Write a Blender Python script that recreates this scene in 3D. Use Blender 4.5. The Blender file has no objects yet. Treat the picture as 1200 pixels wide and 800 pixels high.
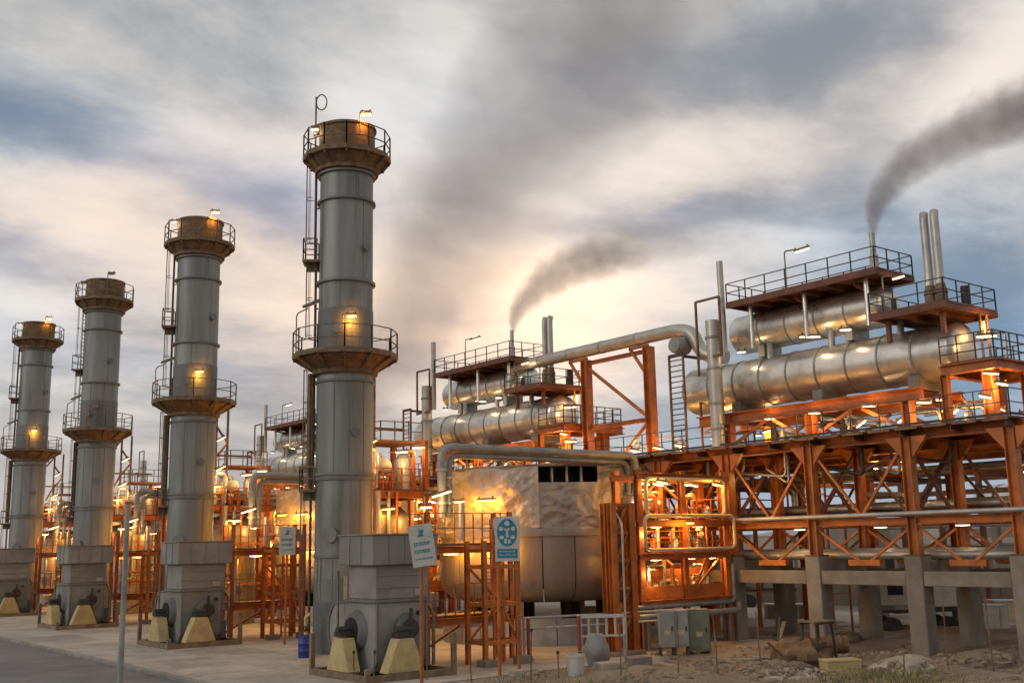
import bpy, bmesh, math, random
from mathutils import Vector, Matrix
random.seed(7)
S = bpy.context.scene
COL = S.collection
rad = math.radians

# ------------------------------------------------------------------ camera
cam_d = bpy.data.cameras.new("camera")
cam = bpy.data.objects.new("camera", cam_d)
COL.objects.link(cam)
cr = Vector((0.78959207, -0.61329323, -0.02039052))
cu = Vector((-0.09786361, -0.15866052, 0.98247115))
cw = Vector((0.60577807, 0.77375594, 0.18529618))
M3 = Matrix((cr, cu, -cw)).transposed()
cam.matrix_world = Matrix.Translation((0, 0, 4.8)) @ M3.to_4x4()
cam_d.sensor_width = 36.0
cam_d.lens = 1257.39 / 1200 * 36
cam_d.clip_start = 0.1
cam_d.clip_end = 6000
S.camera = cam

# ------------------------------------------------------------------ colour management / render
S.view_settings.view_transform = 'Standard'
S.view_settings.look = 'None'
S.view_settings.gamma = 1.0
S.view_settings.exposure = 0.0
S.cycles.use_denoising = True
S.cycles.max_bounces = 6
S.cycles.volume_step_rate = 2.0
S.cycles.volume_max_steps = 128
S.cycles.sample_clamp_indirect = 6.0

# ------------------------------------------------------------------ node helpers
class NT:
    def __init__(s, tree):
        s.t = tree; s.n = tree.nodes; s.l = tree.links
    def new(s, typ, **kw):
        n = s.n.new(typ)
        for k, v in kw.items(): setattr(n, k, v)
        return n
    def put(s, sock, v):
        if isinstance(v, bpy.types.NodeSocket): s.l.new(v, sock)
        else: sock.default_value = v
    def m(s, op, a, b=None, c=None, clamp=False):
        n = s.new('ShaderNodeMath', operation=op); n.use_clamp = clamp
        s.put(n.inputs[0], a)
        if b is not None: s.put(n.inputs[1], b)
        if c is not None: s.put(n.inputs[2], c)
        return n.outputs[0]
    def vm(s, op, a, b=None):
        n = s.new('ShaderNodeVectorMath', operation=op)
        s.put(n.inputs[0], a)
        if b is not None: s.put(n.inputs[1], b)
        return n.outputs[0]
    def mix(s, f, a, b, blend='MIX'):
        n = s.new('ShaderNodeMix', data_type='RGBA', blend_type=blend)
        n.clamp_factor = True
        s.put(n.inputs[0], f)
        s.put(n.inputs[6], a if isinstance(a, bpy.types.NodeSocket) else (*a[:3], 1))
        s.put(n.inputs[7], b if isinstance(b, bpy.types.NodeSocket) else (*b[:3], 1))
        return n.outputs[2]
    def noise(s, vec, scale, detail=4, rough=.55, dist=0.0):
        n = s.new('ShaderNodeTexNoise')
        if vec is not None: s.put(n.inputs['Vector'], vec)
        n.inputs['Scale'].default_value = scale; n.inputs['Detail'].default_value = detail
        n.inputs['Roughness'].default_value = rough; n.inputs['Distortion'].default_value = dist
        return n.outputs[0]
    def ramp(s, f, lo, hi):
        n = s.new('ShaderNodeMapRange', interpolation_type='SMOOTHSTEP'); n.clamp = True
        s.put(n.inputs[0], f); n.inputs[1].default_value = lo; n.inputs[2].default_value = hi
        return n.outputs[0]

# ------------------------------------------------------------------ sky and sun
SUN_DIR = Vector((-0.93, 0.12, 0.36)).normalized()     # towards the light: low, from the camera's left
SUN_EL = math.asin(SUN_DIR.z)
SUN_AZ = math.atan2(SUN_DIR.x, SUN_DIR.y)
world = bpy.data.worlds.new("World"); S.world = world; world.use_nodes = True
W = NT(world.node_tree); W.n.clear()
out = W.new('ShaderNodeOutputWorld'); bg = W.new('ShaderNodeBackground'); W.l.new(bg.outputs[0], out.inputs[0])
bg.inputs[1].default_value = 0.1
sky = W.new('ShaderNodeTexSky', sky_type='NISHITA'); sky.sun_disc = False
sky.sun_elevation = SUN_EL; sky.sun_rotation = SUN_AZ
tc = W.new('ShaderNodeTexCoord'); D = tc.outputs['Generated']
sep = W.new('ShaderNodeSeparateXYZ'); W.l.new(D, sep.inputs[0]); dx, dy, dz = sep.outputs
az = W.m('MULTIPLY', W.m('ARCTAN2', dx, dy), 57.2958)
el = W.m('MULTIPLY', W.m('ARCSINE', dz), 57.2958)
# cloud-layer coordinates (a flat layer overhead seen in perspective)
zc = W.m('ADD', W.m('MAXIMUM', dz, 0.0), 0.17)
cmb = W.new('ShaderNodeCombineXYZ'); W.put(cmb.inputs[0], W.m('DIVIDE', dx, zc)); W.put(cmb.inputs[1], W.m('DIVIDE', dy, zc))
P0 = cmb.outputs[0]
mp = W.new('ShaderNodeMapping'); W.l.new(P0, mp.inputs[0]); mp.inputs['Rotation'].default_value = (0, 0, rad(38)); mp.inputs['Scale'].default_value = (0.95, 1.2, 1)
P = mp.outputs[0]
n1 = W.noise(P, 1.1, 7, .58, .35)
n2 = W.noise(P, 3.1, 6, .6, .5)
n3 = W.noise(P, 7.5, 8, .62, .6)
waz = W.m('ADD', az, W.m('MULTIPLY', W.m('SUBTRACT', W.noise(P, 1.6, 5, .6), .5), 9.0))
wel = W.m('ADD', el, W.m('MULTIPLY', W.m('SUBTRACT', W.noise(W.vm('ADD', P, (7.3, 2.1, 0)), 1.8, 5, .6), .5), 5.5))
def blob(a, e, sa, se, amp, tilt=0.0):
    x = W.m('SUBTRACT', waz, a); y = W.m('SUBTRACT', wel, e)
    if tilt:
        c, s_ = math.cos(rad(tilt)), math.sin(rad(tilt))
        x2 = W.m('ADD', W.m('MULTIPLY', x, c), W.m('MULTIPLY', y, s_))
        y = W.m('SUBTRACT', W.m('MULTIPLY', y, c), W.m('MULTIPLY', x, s_)); x = x2
    q = W.m('ADD', W.m('POWER', W.m('ABSOLUTE', W.m('DIVIDE', x, sa)), 2.0), W.m('POWER', W.m('ABSOLUTE', W.m('DIVIDE', y, se)), 2.0))
    return W.m('MULTIPLY', W.m('EXPONENT', W.m('MULTIPLY', q, -1.0)), amp)
def total(lst):
    t = None
    for b in lst:
        v = blob(*b); t = v if t is None else W.m('ADD', t, v)
    return t
# light (+) and dark (-) cloud masses that the photograph shows
bright = total([(40, 12.5, 6.5, 4.6, .62), (47, 20.0, 8.5, 2.1, .42, 8), (64, 21.5, 6, 2.6, .50, 25), (16, 16.8, 7, 2.3, .34, -14), (24, 20.2, 6.5, 1.6, .30, -16),
                (30, 19.5, 3.5, 5.0, .22), (27, 12.5, 6, 2.6, .34, 10), (53, 14.8, 7, 1.2, .22), (13, 12.6, 6, 1.6, .22), (33, 24, 5, 4, .10), (60, 18.0, 4, 1.4, .18, 20),
                (25.0, 17.6, 4.2, 1.3, -.34, -14), (45.5, 17.1, 7.5, 1.3, -.40, 4), (54, 24.0, 7.5, 2.4, -.40, 10), (14, 20.8, 7, 1.9, -.36, -14),
                (12, 14.6, 4.5, 1.2, -.24, -10), (57.5, 17.0, 4.0, 1.5, -.22, 15), (22, 9.2, 8, 1.6, -.22), (62, 10.5, 8, 4.5, -.34), (52, 7, 7, 3.5, -.24), (47, 25.5, 4, 2, -.12)])
lum = W.m('ADD', W.m('ADD', W.m('MULTIPLY', W.m('SUBTRACT', n1, .5), 1.3), W.m('ADD', W.m('MULTIPLY', W.m('SUBTRACT', n2, .5), .65), W.m('MULTIPLY', W.m('SUBTRACT', n3, .5), .22))), W.m('ADD', bright, .475))
warm = total([(40, 11.5, 7.5, 5.5, .95), (29, 12.5, 11, 5.5, .85), (16, 16.5, 8, 2.8, .5), (48, 20, 9, 3, .35), (24, 20, 6, 2, .3), (64, 22, 6, 3, .3)])
cool = total([(25.5, 17.8, 5.0, 2.0, 1.1, -14), (14, 21, 7, 2, .4, -14), (57, 15, 5, 2.5, .4), (62, 9, 9, 5.5, .85), (45.5, 17.0, 8, 1.6, .30), (13, 11, 6, 2, .3), (22, 9.2, 7, 1.5, .45), (50, 5, 7, 5, .6), (13, 14.6, 5, 1.3, .5), (34, 22, 8, 4, .25), (12, 20, 6, 3, .3)])
grey = W.mix(W.ramp(lum, .05, .95), (.255, .268, .285), (.86, .82, .77))
col = W.mix(W.m('MULTIPLY', cool, .75), grey, W.mix(W.ramp(lum, .05, .8), (.19, .275, .40), (.46, .57, .72)))
col = W.mix(W.m('MULTIPLY', warm, .85), col, W.mix(W.ramp(lum, .1, 1.15), (.47, .37, .34), (1.10, .88, .71)))
glow = W.m('MULTIPLY', blob(40, 12.8, 4.6, 3.3, .9), W.m('ADD', .35, n1))
col = W.mix(1.0, col, W.mix(W.m('MULTIPLY', glow, .62), (0, 0, 0), (.60, .50, .38)), 'ADD')
col = W.mix(W.m('MULTIPLY', W.ramp(el, 9.0, 1.0), .8), col, W.mix(W.ramp(az, 30, 56), (.50, .45, .445), (.33, .40, .50)))
below = W.ramp(el, -5.0, .5)
col = W.mix(below, (.16, .14, .125), col)
hs = W.new('ShaderNodeHueSaturation'); hs.inputs['Saturation'].default_value = 1.32; W.l.new(col, hs.inputs['Color']); col = hs.outputs[0]
scaled = W.vm('SCALE', col); scaled.node.inputs['Scale'].default_value = 10.0
nsky = W.vm('SCALE', sky.outputs[0]); nsky.node.inputs['Scale'].default_value = .12
W.l.new(W.vm('ADD', scaled, nsky), bg.inputs[0])

sd = bpy.data.lights.new("sun", 'SUN'); sun = bpy.data.objects.new("sun", sd); COL.objects.link(sun)
sd.energy = 0.5; sd.angle = rad(18); sd.color = (1, .94, .86)
sun.rotation_euler = SUN_DIR.to_track_quat('Z', 'Y').to_euler()

# ------------------------------------------------------------------ materials
def material(name, base, rough=.6, metal=0.0, var=.25, scale=1.5, bump=0.0, bscale=8.0, base2=None, streak=False, mixlo=.42, mixhi=.68, wear=None, weart=.62):
    m = bpy.data.materials.new(name); m.use_nodes = True
    T = NT(m.node_tree); b = T.n['Principled BSDF']
    tc = T.new('ShaderNodeTexCoord'); oi = T.new('ShaderNodeObjectInfo')
    rv = T.new('ShaderNodeCombineXYZ')
    for i, k in enumerate((37.0, 91.0, 53.0)): T.put(rv.inputs[i], T.m('MULTIPLY', oi.outputs['Random'], k))
    v = T.vm('ADD', tc.outputs['Object'], rv.outputs[0])
    vs = v
    if streak:
        mp = T.new('ShaderNodeMapping'); T.l.new(v, mp.inputs[0]); mp.inputs['Scale'].default_value = (1, 1, .12); vs = mp.outputs[0]
    n = T.noise(vs, scale, 6, .6, .2)
    dark = tuple(c * (1 - var) for c in base); light = tuple(min(1, c * (1 + var)) for c in base)
    c = T.mix(T.ramp(n, .3, .7), dark, light)
    if base2:
        c = T.mix(T.ramp(T.noise(vs, scale * .7, 7, .65, .4), mixlo, mixhi), c, base2)
    if wear:
        c = T.mix(T.m('MULTIPLY', T.ramp(T.noise(v, scale * 5, 6, .7), weart, weart + .12), .8), c, wear)
    tone = T.m('ADD', .9, T.m('MULTIPLY', oi.outputs['Random'], .2))
    sc = T.vm('SCALE', c); T.put(sc.node.inputs['Scale'], tone)
    T.l.new(sc, b.inputs['Base Color'])
    b.inputs['Metallic'].default_value = metal
    T.put(b.inputs['Roughness'], T.m('ADD', rough - .1, T.m('MULTIPLY', T.noise(v, scale * 3, 4), .2), clamp=True))
    if bump:
        bn = T.new('ShaderNodeBump'); bn.inputs['Strength'].default_value = bump; bn.inputs['Distance'].default_value = .06
        T.l.new(T.noise(v, bscale, 6, .6, .6), bn.inputs['Height']); T.l.new(bn.outputs[0], b.inputs['Normal'])
    return m
def emitter(name, color, strength):
    m = bpy.data.materials.new(name); m.use_nodes = True
    b = m.node_tree.nodes['Principled BSDF']
    b.inputs['Base Color'].default_value = (.8, .8, .75, 1)
    b.inputs['Emission Color'].default_value = (*color, 1); b.inputs['Emission Strength'].default_value = strength
    return m
MAT = dict(
    stack=material('stack_steel', (.225, .232, .225), .5, .2, .2, 1.2, .08, 3, streak=True, base2=(.145, .135, .115), mixlo=.46, mixhi=.72, wear=(.16, .115, .07), weart=.66),
    stackband=material('stack_band', (.165, .165, .16), .55, .2, .2, 1.2, streak=True),
    stackbase=material('stack_base', (.12, .125, .13), .6, .1, .2, 1.2),
    rust=material('rusted_steel', (.20, .115, .055), .75, .1, .35, 2.5, .2, 10, base2=(.11, .07, .045)),
    rail=material('rail_steel', (.20, .15, .10), .6, .3, .3, 3),
    galv=material('galvanised_steel', (.38, .375, .36), .5, .5, .2, 3),
    deck=material('platform_steel', (.20, .135, .075), .7, .15, .35, 3, base2=(.12, .085, .055)),
    orange=material('orange_steel', (.47, .135, .022), .5, 0, .26, 1.2, .08, 12, base2=(.28, .078, .02), wear=(.15, .06, .035), weart=.60),
    redsteel=material('dark_red_steel', (.15, .055, .03), .6, 0, .3, 1.5, wear=(.1, .04, .03)),
    drum=material('aluminium_jacket', (.66, .65, .615), .34, .85, .12, .9, .16, 2.6, base2=(.40, .38, .335), mixlo=.48, mixhi=.72, wear=(.30, .26, .2)),
    pipe=material('pipe_jacket', (.46, .44, .40), .45, .6, .15, 1.2, .1, 5),
    greypipe=material('grey_pipe', (.25, .25, .235), .5, .35, .2, 1.5),
    insul=material('insulation_cladding', (.35, .30, .255), .42, .45, .18, .9, .8, 3.2, base2=(.30, .25, .21), wear=(.46, .41, .36)),
    sheet=material('sheet_cladding', (.25, .21, .175), .42, .4, .18, .9, .25, 4, streak=True, base2=(.22, .18, .15), wear=(.17, .13, .10)),
    dark=material('dark_void', (.02, .018, .016), .9, 0, .3, 3),
    black=material('black_steel', (.05, .043, .04), .6, .2, .3, 3),
    concrete=material('concrete', (.23, .20, .16), .85, 0, .15, 1.1, .2, 9, base2=(.17, .145, .115), wear=(.13, .11, .09)),
    fanconc=material('fan_casing', (.255, .245, .225), .7, .05, .12, .8, .12, 5, base2=(.20, .185, .165), wear=(.17, .155, .13)),
    plinthgrey=material('plinth_concrete', (.27, .265, .25), .8, 0, .16, 1.0, .15, 8, base2=(.20, .195, .18), wear=(.15, .14, .12)),
    palepipe=material('pale_yellow_pipe', (.52, .42, .25), .45, .3, .15, 1.5, .05, 6),  # pipe colour carries the yellow glow of the module lamps
    slab=material('pavement_concrete', (.40, .36, .30), .85, 0, .14, .5, .12, 7, base2=(.27, .24, .20), wear=(.20, .175, .145), weart=.57),
    kerb=material('kerb_concrete', (.24, .22, .195), .85, 0, .2, 1.5, .15, 10),
    asphalt=material('asphalt', (.15, .153, .158), .62, 0, .2, .35, .15, 30, base2=(.10, .102, .107), wear=(.19, .185, .175), weart=.6),
    dirt=material('dirt', (.235, .18, .125), .95, 0, .25, .35, .5, 3, base2=(.16, .117, .08), wear=(.33, .28, .215), weart=.58),
    plain=material('desert_plain', (.19, .155, .12), .95, 0, .2, .02, 0, 1, base2=(.13, .115, .10)),
    yellow=material('pale_yellow_paint', (.50, .38, .17), .7, 0, .15, 1.8, .08, 8, base2=(.38, .29, .15), wear=(.24, .18, .11), weart=.56),
    white=material('white_paint', (.48, .465, .42), .6, 0, .12, 2, wear=(.30, .27, .22), weart=.56),
    teal=material('sign_blue', (.02, .21, .31), .45, 0, .1, 2),
    blueplastic=material('blue_plastic', (.02, .035, .22), .45, 0, .15, 3),
    redpaint=material('red_paint', (.25, .05, .035), .55, 0, .2, 3),
    green=material('grey_green_paint', (.16, .165, .11), .5, .1, .15, 2),
    wood=material('weathered_timber', (.20, .14, .085), .8, 0, .3, 2, .2, 14),
    stone=material('rubble_stone', (.25, .19, .13), .9, 0, .4, .8, .2, 12),
    palestone=material('pale_rubble', (.40, .345, .265), .9, 0, .2, 1.5, .2, 12),
    farwall=material('far_render', (.225, .19, .15), .85, 0, .15, .3),
    farroof=material('far_roof', (.45, .41, .37), .7, .1, .15, .3),
    foliage=material('dry_grass', (.22, .20, .075), .9, 0, .35, 2.0),
    tube=emitter('lamp_tube_warm', (1.0, .83, .50), 1.25),
    tubesoft=emitter('lamp_tube_pale', (1.0, .90, .70), 1.1),
    sodium=emitter('lamp_tube_amber', (1.0, .72, .26), 1.5),
    amber=emitter('lamp_tube_gold', (1.0, .68, .2), 1.6),
    unlit=material('lamp_lens_off', (.4, .4, .38), .3, 0, .1, 2),
)

# ------------------------------------------------------------------ mesh builder
def frame_of(d):
    d = Vector(d).normalized()
    up = Vector((0, 0, 1)) if abs(d.z) < .95 else Vector((0, 1, 0))
    a = d.cross(up).normalized(); b = a.cross(d).normalized()
    return d, a, b
SPLIT = {'cross_rail', 'brace', 'strut', 'riser_pipe', 'conduit', 'haunch_plate', 'platform_leg', 'foot_block', 'junction_box', 'opening_reveal', 'valve_stem', 'gauge_piping', 'edge_beam', 'lattice',
         'tie_beam', 'concrete_beam', 'saddle', 'rail_post', 'guide_post', 'leg', 'floor_beam', 'platform_beam'}
class MB:
    def __init__(s): s.v = []; s.f = []; s.mk = []; s.hold = False
    def add(s, vs, fs):
        o = len(s.v)
        if not s.hold: s.mk.append((o, len(s.f)))
        s.v += [tuple(p) for p in vs]; s.f += [tuple(i + o for i in f) for f in fs]; return s
    def box(s, x0, x1, y0, y1, z0, z1):
        return s.add([(x0,y0,z0),(x1,y0,z0),(x1,y1,z0),(x0,y1,z0),(x0,y0,z1),(x1,y0,z1),(x1,y1,z1),(x0,y1,z1)],
                     [(0,3,2,1),(4,5,6,7),(0,1,5,4),(1,2,6,5),(2,3,7,6),(3,0,4,7)])
    def obox(s, c, ax, ay, az_):       # centre and three half-axis vectors
        c, ax, ay, az_ = map(Vector, (c, ax, ay, az_))
        vs = [c+sx*ax+sy*ay+sz*az_ for sz in (-1,1) for sx,sy in ((-1,-1),(1,-1),(1,1),(-1,1))]
        return s.add(vs, [(0,3,2,1),(4,5,6,7),(0,1,5,4),(1,2,6,5),(2,3,7,6),(3,0,4,7)])
    def bar(s, p, q, w, h=None):
        p, q = Vector(p), Vector(q); h = h or w
        d, a, b = frame_of(q - p)
        return s.obox((p+q)/2, a*w/2, (q-p)/2, b*h/2)
    def ibeam(s, p, q, w, t=None, flip=False):
        p, q = Vector(p), Vector(q); t = t or w*.09
        d, a, b = frame_of(q - p)
        if flip: a, b = b, a
        h = (q-p)/2; c = (p+q)/2
        s.obox(c + b*(w/2-t/2), a*w/2, h, b*t/2); was, s.hold = s.hold, True
        s.obox(c - b*(w/2-t/2), a*w/2, h, b*t/2); s.obox(c, a*t/2, h, b*(w/2-t)); s.hold = was
        return s
    def cyl(s, p, q, r1, r2=None, n=12, caps=True):
        p, q = Vector(p), Vector(q); r2 = r1 if r2 is None else r2
        d, a, b = frame_of(q - p)
        vs = []
        for c, r in ((p, r1), (q, r2)):
            for i in range(n):
                t = 2*math.pi*i/n; vs.append(c + (a*math.cos(t) + b*math.sin(t))*r)
        fs = [(i, (i+1) % n, n+(i+1) % n, n+i) for i in range(n)]
        if caps: fs += [tuple(reversed(range(n))), tuple(range(n, 2*n))]
        return s.add(vs, fs)
    def tube(s, pts, r, n=8, bend=0.0, steps=5, caps=True):
        pts = [Vector(p) for p in pts]
        if bend > 0 and len(pts) > 2:
            o = [pts[0]]
            for i in range(1, len(pts)-1):
                a, b, c = pts[i-1], pts[i], pts[i+1]
                l = min(bend, (a-b).length*.48, (c-b).length*.48)
                p0 = b + (a-b).normalized()*l; p1 = b + (c-b).normalized()*l
                for k in range(steps+1):
                    t = k/steps; o.append(p0*(1-t)**2 + b*2*t*(1-t) + p1*t*t)
            o.append(pts[-1]); pts = o
        rs = r if isinstance(r, (list, tuple)) else [r]*len(pts)
        vs = []; prev = None
        for i, p in enumerate(pts):
            d = (pts[min(i+1, len(pts)-1)] - pts[max(i-1, 0)]).normalized()
            if prev is None: _, a, b = frame_of(d)
            else: a = (prev - d*prev.dot(d)).normalized()
            b = d.cross(a)
            prev = a
            for k in range(n):
                t = 2*math.pi*k/n; vs.append(p + (a*math.cos(t) + b*math.sin(t))*rs[i])
        fs = []
        for i in range(len(pts)-1):
            for k in range(n):
                k2 = (k+1) % n; fs.append((i*n+k, i*n+k2, (i+1)*n+k2, (i+1)*n+k))
        if caps: fs += [tuple(reversed(range(n))), tuple(range((len(pts)-1)*n, len(pts)*n))]
        return s.add(vs, fs)
    def lathe(s, c, axis, prof, n=40):
        c = Vector(c); d = Vector(axis).normalized(); _, a, b = frame_of(d)
        vs = [c + d*z + (a*math.cos(2*math.pi*i/n) + b*math.sin(2*math.pi*i/n))*max(r, .001) for z, r in prof for i in range(n)]
        fs = [(j*n+i, j*n+(i+1) % n, (j+1)*n+(i+1) % n, (j+1)*n+i) for j in range(len(prof)-1) for i in range(n)]
        return s.add(vs, fs)
    def ring(s, cx, cy, z0, z1, r0, r1, n=40, rt=None):    # solid annulus, optional smaller radius below
        rt = rt or r1
        vs = []
        for i in range(n):
            t = 2*math.pi*i/n; c_, s_ = math.cos(t), math.sin(t)
            for r, z in ((r0, z0), (rt, z0), (r1, z1), (r0, z1)): vs.append((cx+c_*r, cy+s_*r, z))
        fs = []
        for i in range(n):
            j = (i+1) % n
            for k in range(4):
                k2 = (k+1) % 4; fs.append((i*4+k, j*4+k, j*4+k2, i*4+k2))
        return s.add(vs, fs)
    def prism(s, poly, axis, lo, hi):     # poly of 2-tuples, extruded on axis 0/1/2
        n = len(poly)
        def P3(p, t):
            q = list(p); q.insert(axis, t); return tuple(q)
        vs = [P3(p, lo) for p in poly] + [P3(p, hi) for p in poly]
        fs = [tuple(range(n)), tuple(reversed(range(n, 2*n)))] + [(i, n+i, n+(i+1) % n, (i+1) % n) for i in range(n)]
        return s.add(vs, fs)
    def rail(s, pts, h=1.1, sp=1.3, r=.028, mid=1):
        pts = [Vector(p) for p in pts]
        for a, b in zip(pts, pts[1:]):
            L = (b-a).length; n = max(1, round(L/sp))
            for i in range(n+1):
                p = a + (b-a)*i/n; s.bar(p, p + Vector((0, 0, h)), r*2)
            for k in range(mid+1):
                z = h*(k+1)/(mid+1); s.bar(a+Vector((0, 0, z)), b+Vector((0, 0, z)), r*1.7)
        return s
    def build(s, name, mat, root=None, parent=None, smooth=None, bevel=0.0):
        if name in SPLIT and len(s.mk) > 1:
            first = None
            for (v0, f0), (v1, f1) in zip(s.mk, s.mk[1:] + [(len(s.v), len(s.f))]):
                m = MB(); m.v = s.v[v0:v1]; m.f = [tuple(i-v0 for i in f) for f in s.f[f0:f1]]
                o = m.build(name, mat, root, parent, smooth, bevel); first = first or o
            return first
        o0 = Vector((0, 0, 0)); p = parent or root; q = p
        while q is not None: o0 = o0 + q.location; q = q.parent
        me = bpy.data.meshes.new(name)
        me.from_pydata([tuple(Vector(v)-o0) for v in s.v], [], s.f)
        if len(s.f) < 400000:
            bm = bmesh.new(); bm.from_mesh(me); bmesh.ops.recalc_face_normals(bm, faces=bm.faces)
            if bevel: bmesh.ops.bevel(bm, geom=list(bm.edges), offset=bevel, segments=1, affect='EDGES', clamp_overlap=True)
            bm.to_mesh(me); bm.free()
        if smooth:
            for f in me.polygons: f.use_smooth = True
            me.set_sharp_from_angle(angle=rad(smooth))
        me.materials.append(MAT[mat] if isinstance(mat, str) else mat)
        o = bpy.data.objects.new(name, me); COL.objects.link(o)
        if p is not None: o.parent = p
        return o
def tag(o, label=None, cat=None, group=None, kind=None):
    for k, v in (('label', label), ('category', cat), ('group', group), ('kind', kind)):
        if v: o[k] = v
    return o
def thing(name, loc, label, cat, group=None):
    o = bpy.data.objects.new(name, None); o.empty_display_size = .3; COL.objects.link(o); o.location = loc
    return tag(o, label, cat, group)
def struct(mb, name, mat, **kw): return tag(mb.build(name, mat, **kw), kind='structure')
KIDS = {}
def copy_tree(o, parent=None, off=None):
    c = o.copy(); COL.objects.link(c)
    if parent is not None: c.parent = parent
    if off is not None: c.location = o.location + Vector(off)
    for ch in list(o.children): copy_tree(ch, c)
    return c
def repeat(o, offs, labels):
    o['label'] = labels[0]
    res = [o]
    for off, lb in zip(offs, labels[1:len(offs)+1]):
        c = copy_tree(o, None, off); c['label'] = lb; res.append(c)
    return res

TOCAM = Vector((-.616, -.788, 0)); RIGHT = Vector((.788, -.616, 0))
LIGHT = {}
LSPEC = {'tube': ((1.0, .54, .14), 65), 'tubesoft': ((1.0, .70, .36), 15), 'sodium': ((1.0, .43, .05), 88), 'amber': ((1.0, .40, .035), 150)}
def lamp(root, p, d=(0, -1, 0), L=1.0, mat='tube', post=None, w=.13):
    """tube lamp fixture: housing, lit tube and the light it gives; optional post from below"""
    p = Vector(p); d = Vector(d).normalized(); _, a, b = frame_of(d); L *= .72; w *= .8
    if b.z < 0: b = -b
    m = MB().obox(p + b*(w*.4+.045), a*w*.8, d*L*.54, b*.04)
    for s_ in (-.4, .4): m.obox(p + d*L*s_ + b*(w*.4+.12), a*.03, d*.03, b*.06)
    if post: m.tube([Vector(post), Vector((post[0], post[1], p.z+.12)), p - d*L*.45 + b*.14], .035, 6, .15)
    f = m.build('lamp', 'rail', root)
    MB().cyl(p-d*L/2, p+d*L/2, w*.42, w*.42, 10).build('lamp_tube', mat, parent=f)
    if mat not in LIGHT:
        ld = bpy.data.lights.new('lamp_light', 'POINT'); ld.color, ld.energy = LSPEC[mat]; ld.shadow_soft_size = .12; LIGHT[mat] = ld
    o = bpy.data.objects.new('lamp_light', LIGHT[mat]); COL.objects.link(o); o.parent = f
    q = f.parent; off = Vector((0, 0, 0))
    while q is not None: off = off + q.location; q = q.parent
    o.location = p - b*(w*.42+.14) - off
    return f

UP0 = Vector((0, 0, 1))
PITCH = 19.47
CH = [(0, PITCH*k, 0) for k in (1, 2, 3)]
BETW = ["right of the largest smokestack", "between the two largest smokestacks", "between the two middle smokestacks", "between the two leftmost smokestacks"]
DO = [(0, 26.7, 0), (4.4, 63.4, 0), (4.4, 97, 0)]
DLAB = ["at the right", "behind the nearest furnace", "just left of the largest smokestack", "far behind the leftmost smokestacks"]

# ================================================================== GROUND, ROAD, PAVEMENT
struct(MB().add([(-3000,-3000,-.35),(3000,-3000,-.35),(3000,3000,-.35),(-3000,3000,-.35)], [(0,1,2,3)]), 'ground', 'plain')
struct(MB().box(6.0, 16.2, -60, 400, -.40, -.13), 'road', 'asphalt')
kb = tag(bpy.data.objects.new('kerb', None), kind='structure'); COL.objects.link(kb)
stone_me = None
for i in range(52):
    y = 30 + i*2.0
    if stone_me is None:
        o = MB().box(16.22, 16.50, y+.01, y+1.99, -.3, .02).build('kerb_stone', 'kerb', kb, bevel=.02); stone_me = o
    else:
        o = stone_me.copy(); COL.objects.link(o); o.location = (random.uniform(-.012, .012), 2.0*i, random.uniform(-.012, .008))
pav = struct(MB().box(16.52, 60, 30.0, 160, -.3, -.03), 'pavement', 'kerb')
for ix in range(3):
    proto = None
    for iy in range(21):
        x0 = 16.55 + ix*3.6; y0 = 33.2 + iy*4.0
        if proto is None: proto = o = MB().box(x0, x0+3.575, y0, y0+3.97, -.02, .0).build('pavement_slab', 'slab', pav, bevel=.008)
        else:
            o = proto.copy(); COL.objects.link(o); o.location = (0, iy*4.0, random.uniform(-.006, .006))
struct(MB().box(27.36, 62, 33.2, 150, -.029, -.01), 'apron', 'slab')

# rough dirt in front and under the rack: displaced grid
def hnoise(x, y):
    from mathutils import noise
    return noise.noise((x*.16, y*.16, 2.0))*.30 + noise.noise((x*.55, y*.55, 5.0))*.16 + noise.noise((x*1.7, y*1.7, 9.0))*.07
def dirt_h(x, y):
    e = min(1, max(0, (34.4 - y + (x-27)*.10 if x < 34 else 42 - y)/2.5)); e = min(e, max(0, min(1, (x-15.6)/1.5)))
    near = max(0, min(1, (33-math.hypot(x, y))/9))
    return -.34 + e*(.36 + max(-.12, hnoise(x, y)) + near*.0)
nx, ny = 190, 150
gx = [15 + 62*i/(nx-1) for i in range(nx)]; gy = [2 + 42*j/(ny-1) for j in range(ny)]
mb = MB(); mb.add([(x, y, dirt_h(x, y)) for y in gy for x in gx], [(j*nx+i, j*nx+i+1, (j+1)*nx+i+1, (j+1)*nx+i) for j in range(ny-1) for i in range(nx-1)])
struct(mb, 'dirt_ground', 'dirt', smooth=60)

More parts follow.
